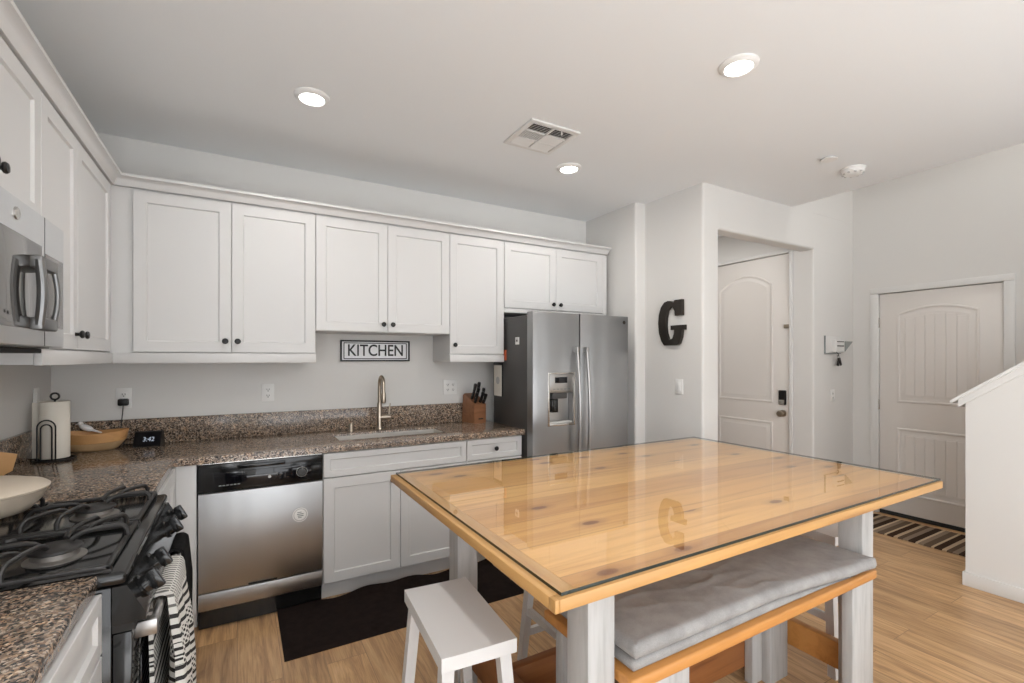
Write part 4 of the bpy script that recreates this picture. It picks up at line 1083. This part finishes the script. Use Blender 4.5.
MB().box(TX0 + .026, TX1 - .02, TY1 - .0255, TY1, TZ - .029, TZ, .003).build('edge_board', M['pine_front'], t)
px0, px1, pyf, pyb = 1.674, 3.066, -2.615, -1.788
for x in (px0, px1):
    for y in (pyf, pyb): MB().box(x, x + .09, y, y + .09, 0, TZ - .0285, .004).build('leg', M['white_wood'], t)
for x, za, zb in ((px0, .200, .335), (px1, .112, .2245)): MB().box(x + .026, x + .064, pyf + .091, pyb - .001, za, zb, .003).build('side_stretcher', M['beam_wood'] if x == px0 else M['bench_wood'], t)
MB().box(px0 + .065, px1 + .050, -2.129, -2.091, .225, .336, .003).build('centre_stretcher', M['beam_wood'], t)
MB().box(px0 + .091, px1 - .001, pyb + .03, pyb + .068, TZ - .11, TZ - .0295, .002).build('apron', M['white_wood'], t)
g = MB(); g.box(TX0 + .022, TX1 + .002, TY0 + .009, TY1 - .006, TZ + .0012, TZ + .0092)
g.m = [2, 0, 1, 1, 1, 1]
tag(g.build('glass_tabletop', [M['glass'], M['glass_edge'], M['clear']]), 'clear glass sheet lying on the pine tabletop', 'glass sheet')

# ---------------------------------------------------------------- bench and cushions
BX0, BX1, BY0, BY1, BZ = 1.773, 3.058, -2.669, -2.262, .600
t = thing('bench', (2.415, -2.46, 0), 'long bench with stained wood seat and white legs under the table front', 'bench')
for k in range(2):
    ya = BY0 + k * .2035; MB().box(BX0, BX1, ya, ya + .202, BZ - .034, BZ, .007, seg=3).build('seat_board', M['bench_wood'], t)
LZ = BZ - .0345
def leg(x0, x1, y0, y1, bx0=None, bx1=None, by=None):
    m = MB().box(x0, x1, y0, y1, 0, LZ, .003)
    if bx0: m.box(bx0, bx1, by, by + .038, 0, LZ, .003)
    m.build('leg', M['white_wood'], t)
leg(2.900, 3.040, -2.655, -2.617); leg(2.906, 3.040, -2.332, -2.294, 2.842, 2.98, -2.2935)
leg(1.800, 1.950, -2.655, -2.617, 1.90, 2.05, -2.6165); leg(1.800, 1.935, -2.332, -2.294)
for x in (1.852, 3.005): MB().box(x, x + .028, -2.5775 if x < 2 else -2.6165, -2.3325, .520, .565, .002).build('side_stretcher', M['bench_wood'], t)
MB().box(1.800, 3.040, -2.254, -2.220, .060, .185, .002).build('back_stretcher', M['beam_wood'], t)
def cushion(name, x0, x1, y0, y1, z0, th, rot, label, sag=None, seed=0, thin=None):
    mb = MB(); NX, NY = 120, 44; cx, cy = (x0 + x1) / 2, (y0 + y1) / 2
    ca, sa = math.cos(rot), math.sin(rot); tops = []; bots = []
    for j in range(NY + 1):
        rt = []; rb = []
        for i in range(NX + 1):
            u, v = i / NX, j / NY
            x = (x0 - cx) + (x1 - x0) * u; y = (y0 - cy) + (y1 - y0) * v
            du = min(u, 1 - u) * (x1 - x0); dv = min(v, 1 - v) * (y1 - y0)
            e = min(du, dv); pr = min(1, e / .022); pr = math.sqrt(max(0, 1 - (1 - pr) ** 2))
            # rounded corners
            cr = .03
            if du < cr and dv < cr:
                q = math.hypot(cr - du, cr - dv)
                if q > cr:
                    k = cr / q; sxn = 1 if x > 0 else -1; syn = 1 if y > 0 else -1
                    hx = (x1 - x0) / 2 - cr; hy = (y1 - y0) / 2 - cr
                    x = sxn * (hx + (abs(x) - hx) * k); y = syn * (hy + (abs(y) - hy) * k)
            wr = 0
            p = Vector((x * 5 + seed, y * 7, seed))
            wr += .0022 * noise.noise(p * 1.2)
            rdg = 1 - abs(noise.noise(Vector((x * 9 + y * 6 + seed, y * 11 - x * 3, seed + 3))))
            wr += .0070 * (rdg ** 9) * math.exp(-((x + .04) ** 2) / .05) * min(1, dv / .08)
            rdg2 = 1 - abs(noise.noise(Vector((x * 3 - y * 4 + seed, y * 9 + x * 2, seed + 9))))
            wr += .0040 * rdg2 ** 14
            dz = sag(u, v) if sag else 0
            X = cx + ca * x - sa * y; Y = cy + sa * x + ca * y
            T = th * (thin(u) if thin else 1); mid = z0 + T / 2 + dz
            if thin: wr = -.002
            rt.append((X, Y, mid + (T / 2 + wr - .004) * pr)); rb.append((X, Y, mid - (T / 2) * pr))
        tops.append(rt); bots.append(rb)
    mb.grid(tops); mb.grid(bots)
    o = mb.build(name, M['cushion'], None, 60)
    bm = bmesh.new(); bm.from_mesh(o.data); bmesh.ops.remove_doubles(bm, verts=bm.verts[:], dist=.0004); bmesh.ops.recalc_face_normals(bm, faces=bm.faces[:]); bm.to_mesh(o.data); bm.free()
    o.data.polygons.foreach_set('use_smooth', [True] * len(o.data.polygons))
    return tag(o, label, 'cushion', 'grey bench cushions')
def squash(u): return 1 - .86 * max(0, min(1, (u - .50) / .46)) ** 1.3
def settle(u, v):
    w_ = (u * 1.285 - .012) / 1.16
    return -.0425 * (1 - squash(w_)) * min(1, 1) if w_ < 1 else -.0425 * .86 - .006 * min(1, (w_ - 1) / .08)
cushion('bench_cushion', 1.790, 2.950, -2.655, -2.268, BZ + .0005, .042, 0.0, 'lower of the two grey bench cushions, lying on the wood seat', None, 1.3, squash)
cushion('bench_cushion', 1.777, 3.061, -2.676, -2.275, BZ + .0475, .046, 0.0, 'upper wrinkled grey cushion on top of the bench pile', settle, 4.7)

# ---------------------------------------------------------------- stools
def stool(name, cx, cy, label):
    """long axis along y"""
    SH = .620; t = thing(name, (cx, cy, 0), label, 'stool', 'white saddle stools at the table')
    st = MB(); w, l, th = .224, .424, .040; rows = []
    # dished seat: rows along x cross-section
    NXs = 12
    sec = []
    for k in range(NXs + 1):
        u = -1 + 2 * k / NXs; sec.append((u * w / 2, SH - .0012 * (1 - u * u)))
    ringz = [[(cx + x, cy + yy, z) for x, z in sec] + [(cx + w / 2, cy + yy, SH - th), (cx - w / 2, cy + yy, SH - th)] for yy in (-l / 2, -l / 2 + .003, l / 2 - .003, l / 2)]
    st.rings(ringz); st.build('seat', M['stool'], t, 30)
    tops = []; bots = []
    for sx in (-1, 1):
        for sy in (-1, 1):
            tp = Vector((cx + sx * .085, cy + sy * .170, SH - th - .0005)); bt = Vector((cx + sx * .128, cy + sy * .215, 0))
            hw, hl = .0175, .0195
            q = lambda c, a, b: [c + Vector((-a, -b, 0)), c + Vector((a, -b, 0)), c + Vector((a, b, 0)), c + Vector((-a, b, 0))]
            m = MB(); m.hexa(q(bt, hw * .9, hl * .9), q(tp, hw, hl)); m.build('leg', M['stool'], t)
            tops.append(tp); bots.append(bt)
    def at(i, z): return bots[i] + (tops[i] - bots[i]) * (z / (SH - th))
    def bar(i, j, z):
        a, b = at(i, z), at(j, z); d = (b - a).normalized(); a = a + d * .0165; b = b - d * .0165
        s = Vector((-d.y, d.x, 0)) * .010; h = Vector((0, 0, .016))
        m = MB(); m.hexa([a - s - h, a + s - h, b + s - h, b - s - h], [a - s + h, a + s + h, b + s + h, b - s + h]); m.build('stretcher', M['stool'], t)
    bar(0, 1, .245); bar(2, 3, .245); bar(0, 2, .135); bar(1, 3, .135)
    return t
s1 = stool('saddle_stool', 1.502, -2.169, 'white wooden stool at the left end of the table, fully in view')
s2 = dup(s1); s1.rotation_euler = (0, 0, math.radians(-4)); s2.location = (2.19, -1.862, 0); s2['label'] = 'white wooden stool pushed fully under the middle of the table'
s3 = dup(s1); s3.location = (3.350, -2.235, 0); s3['label'] = 'white wooden stool at the right end of the table, behind the bench'
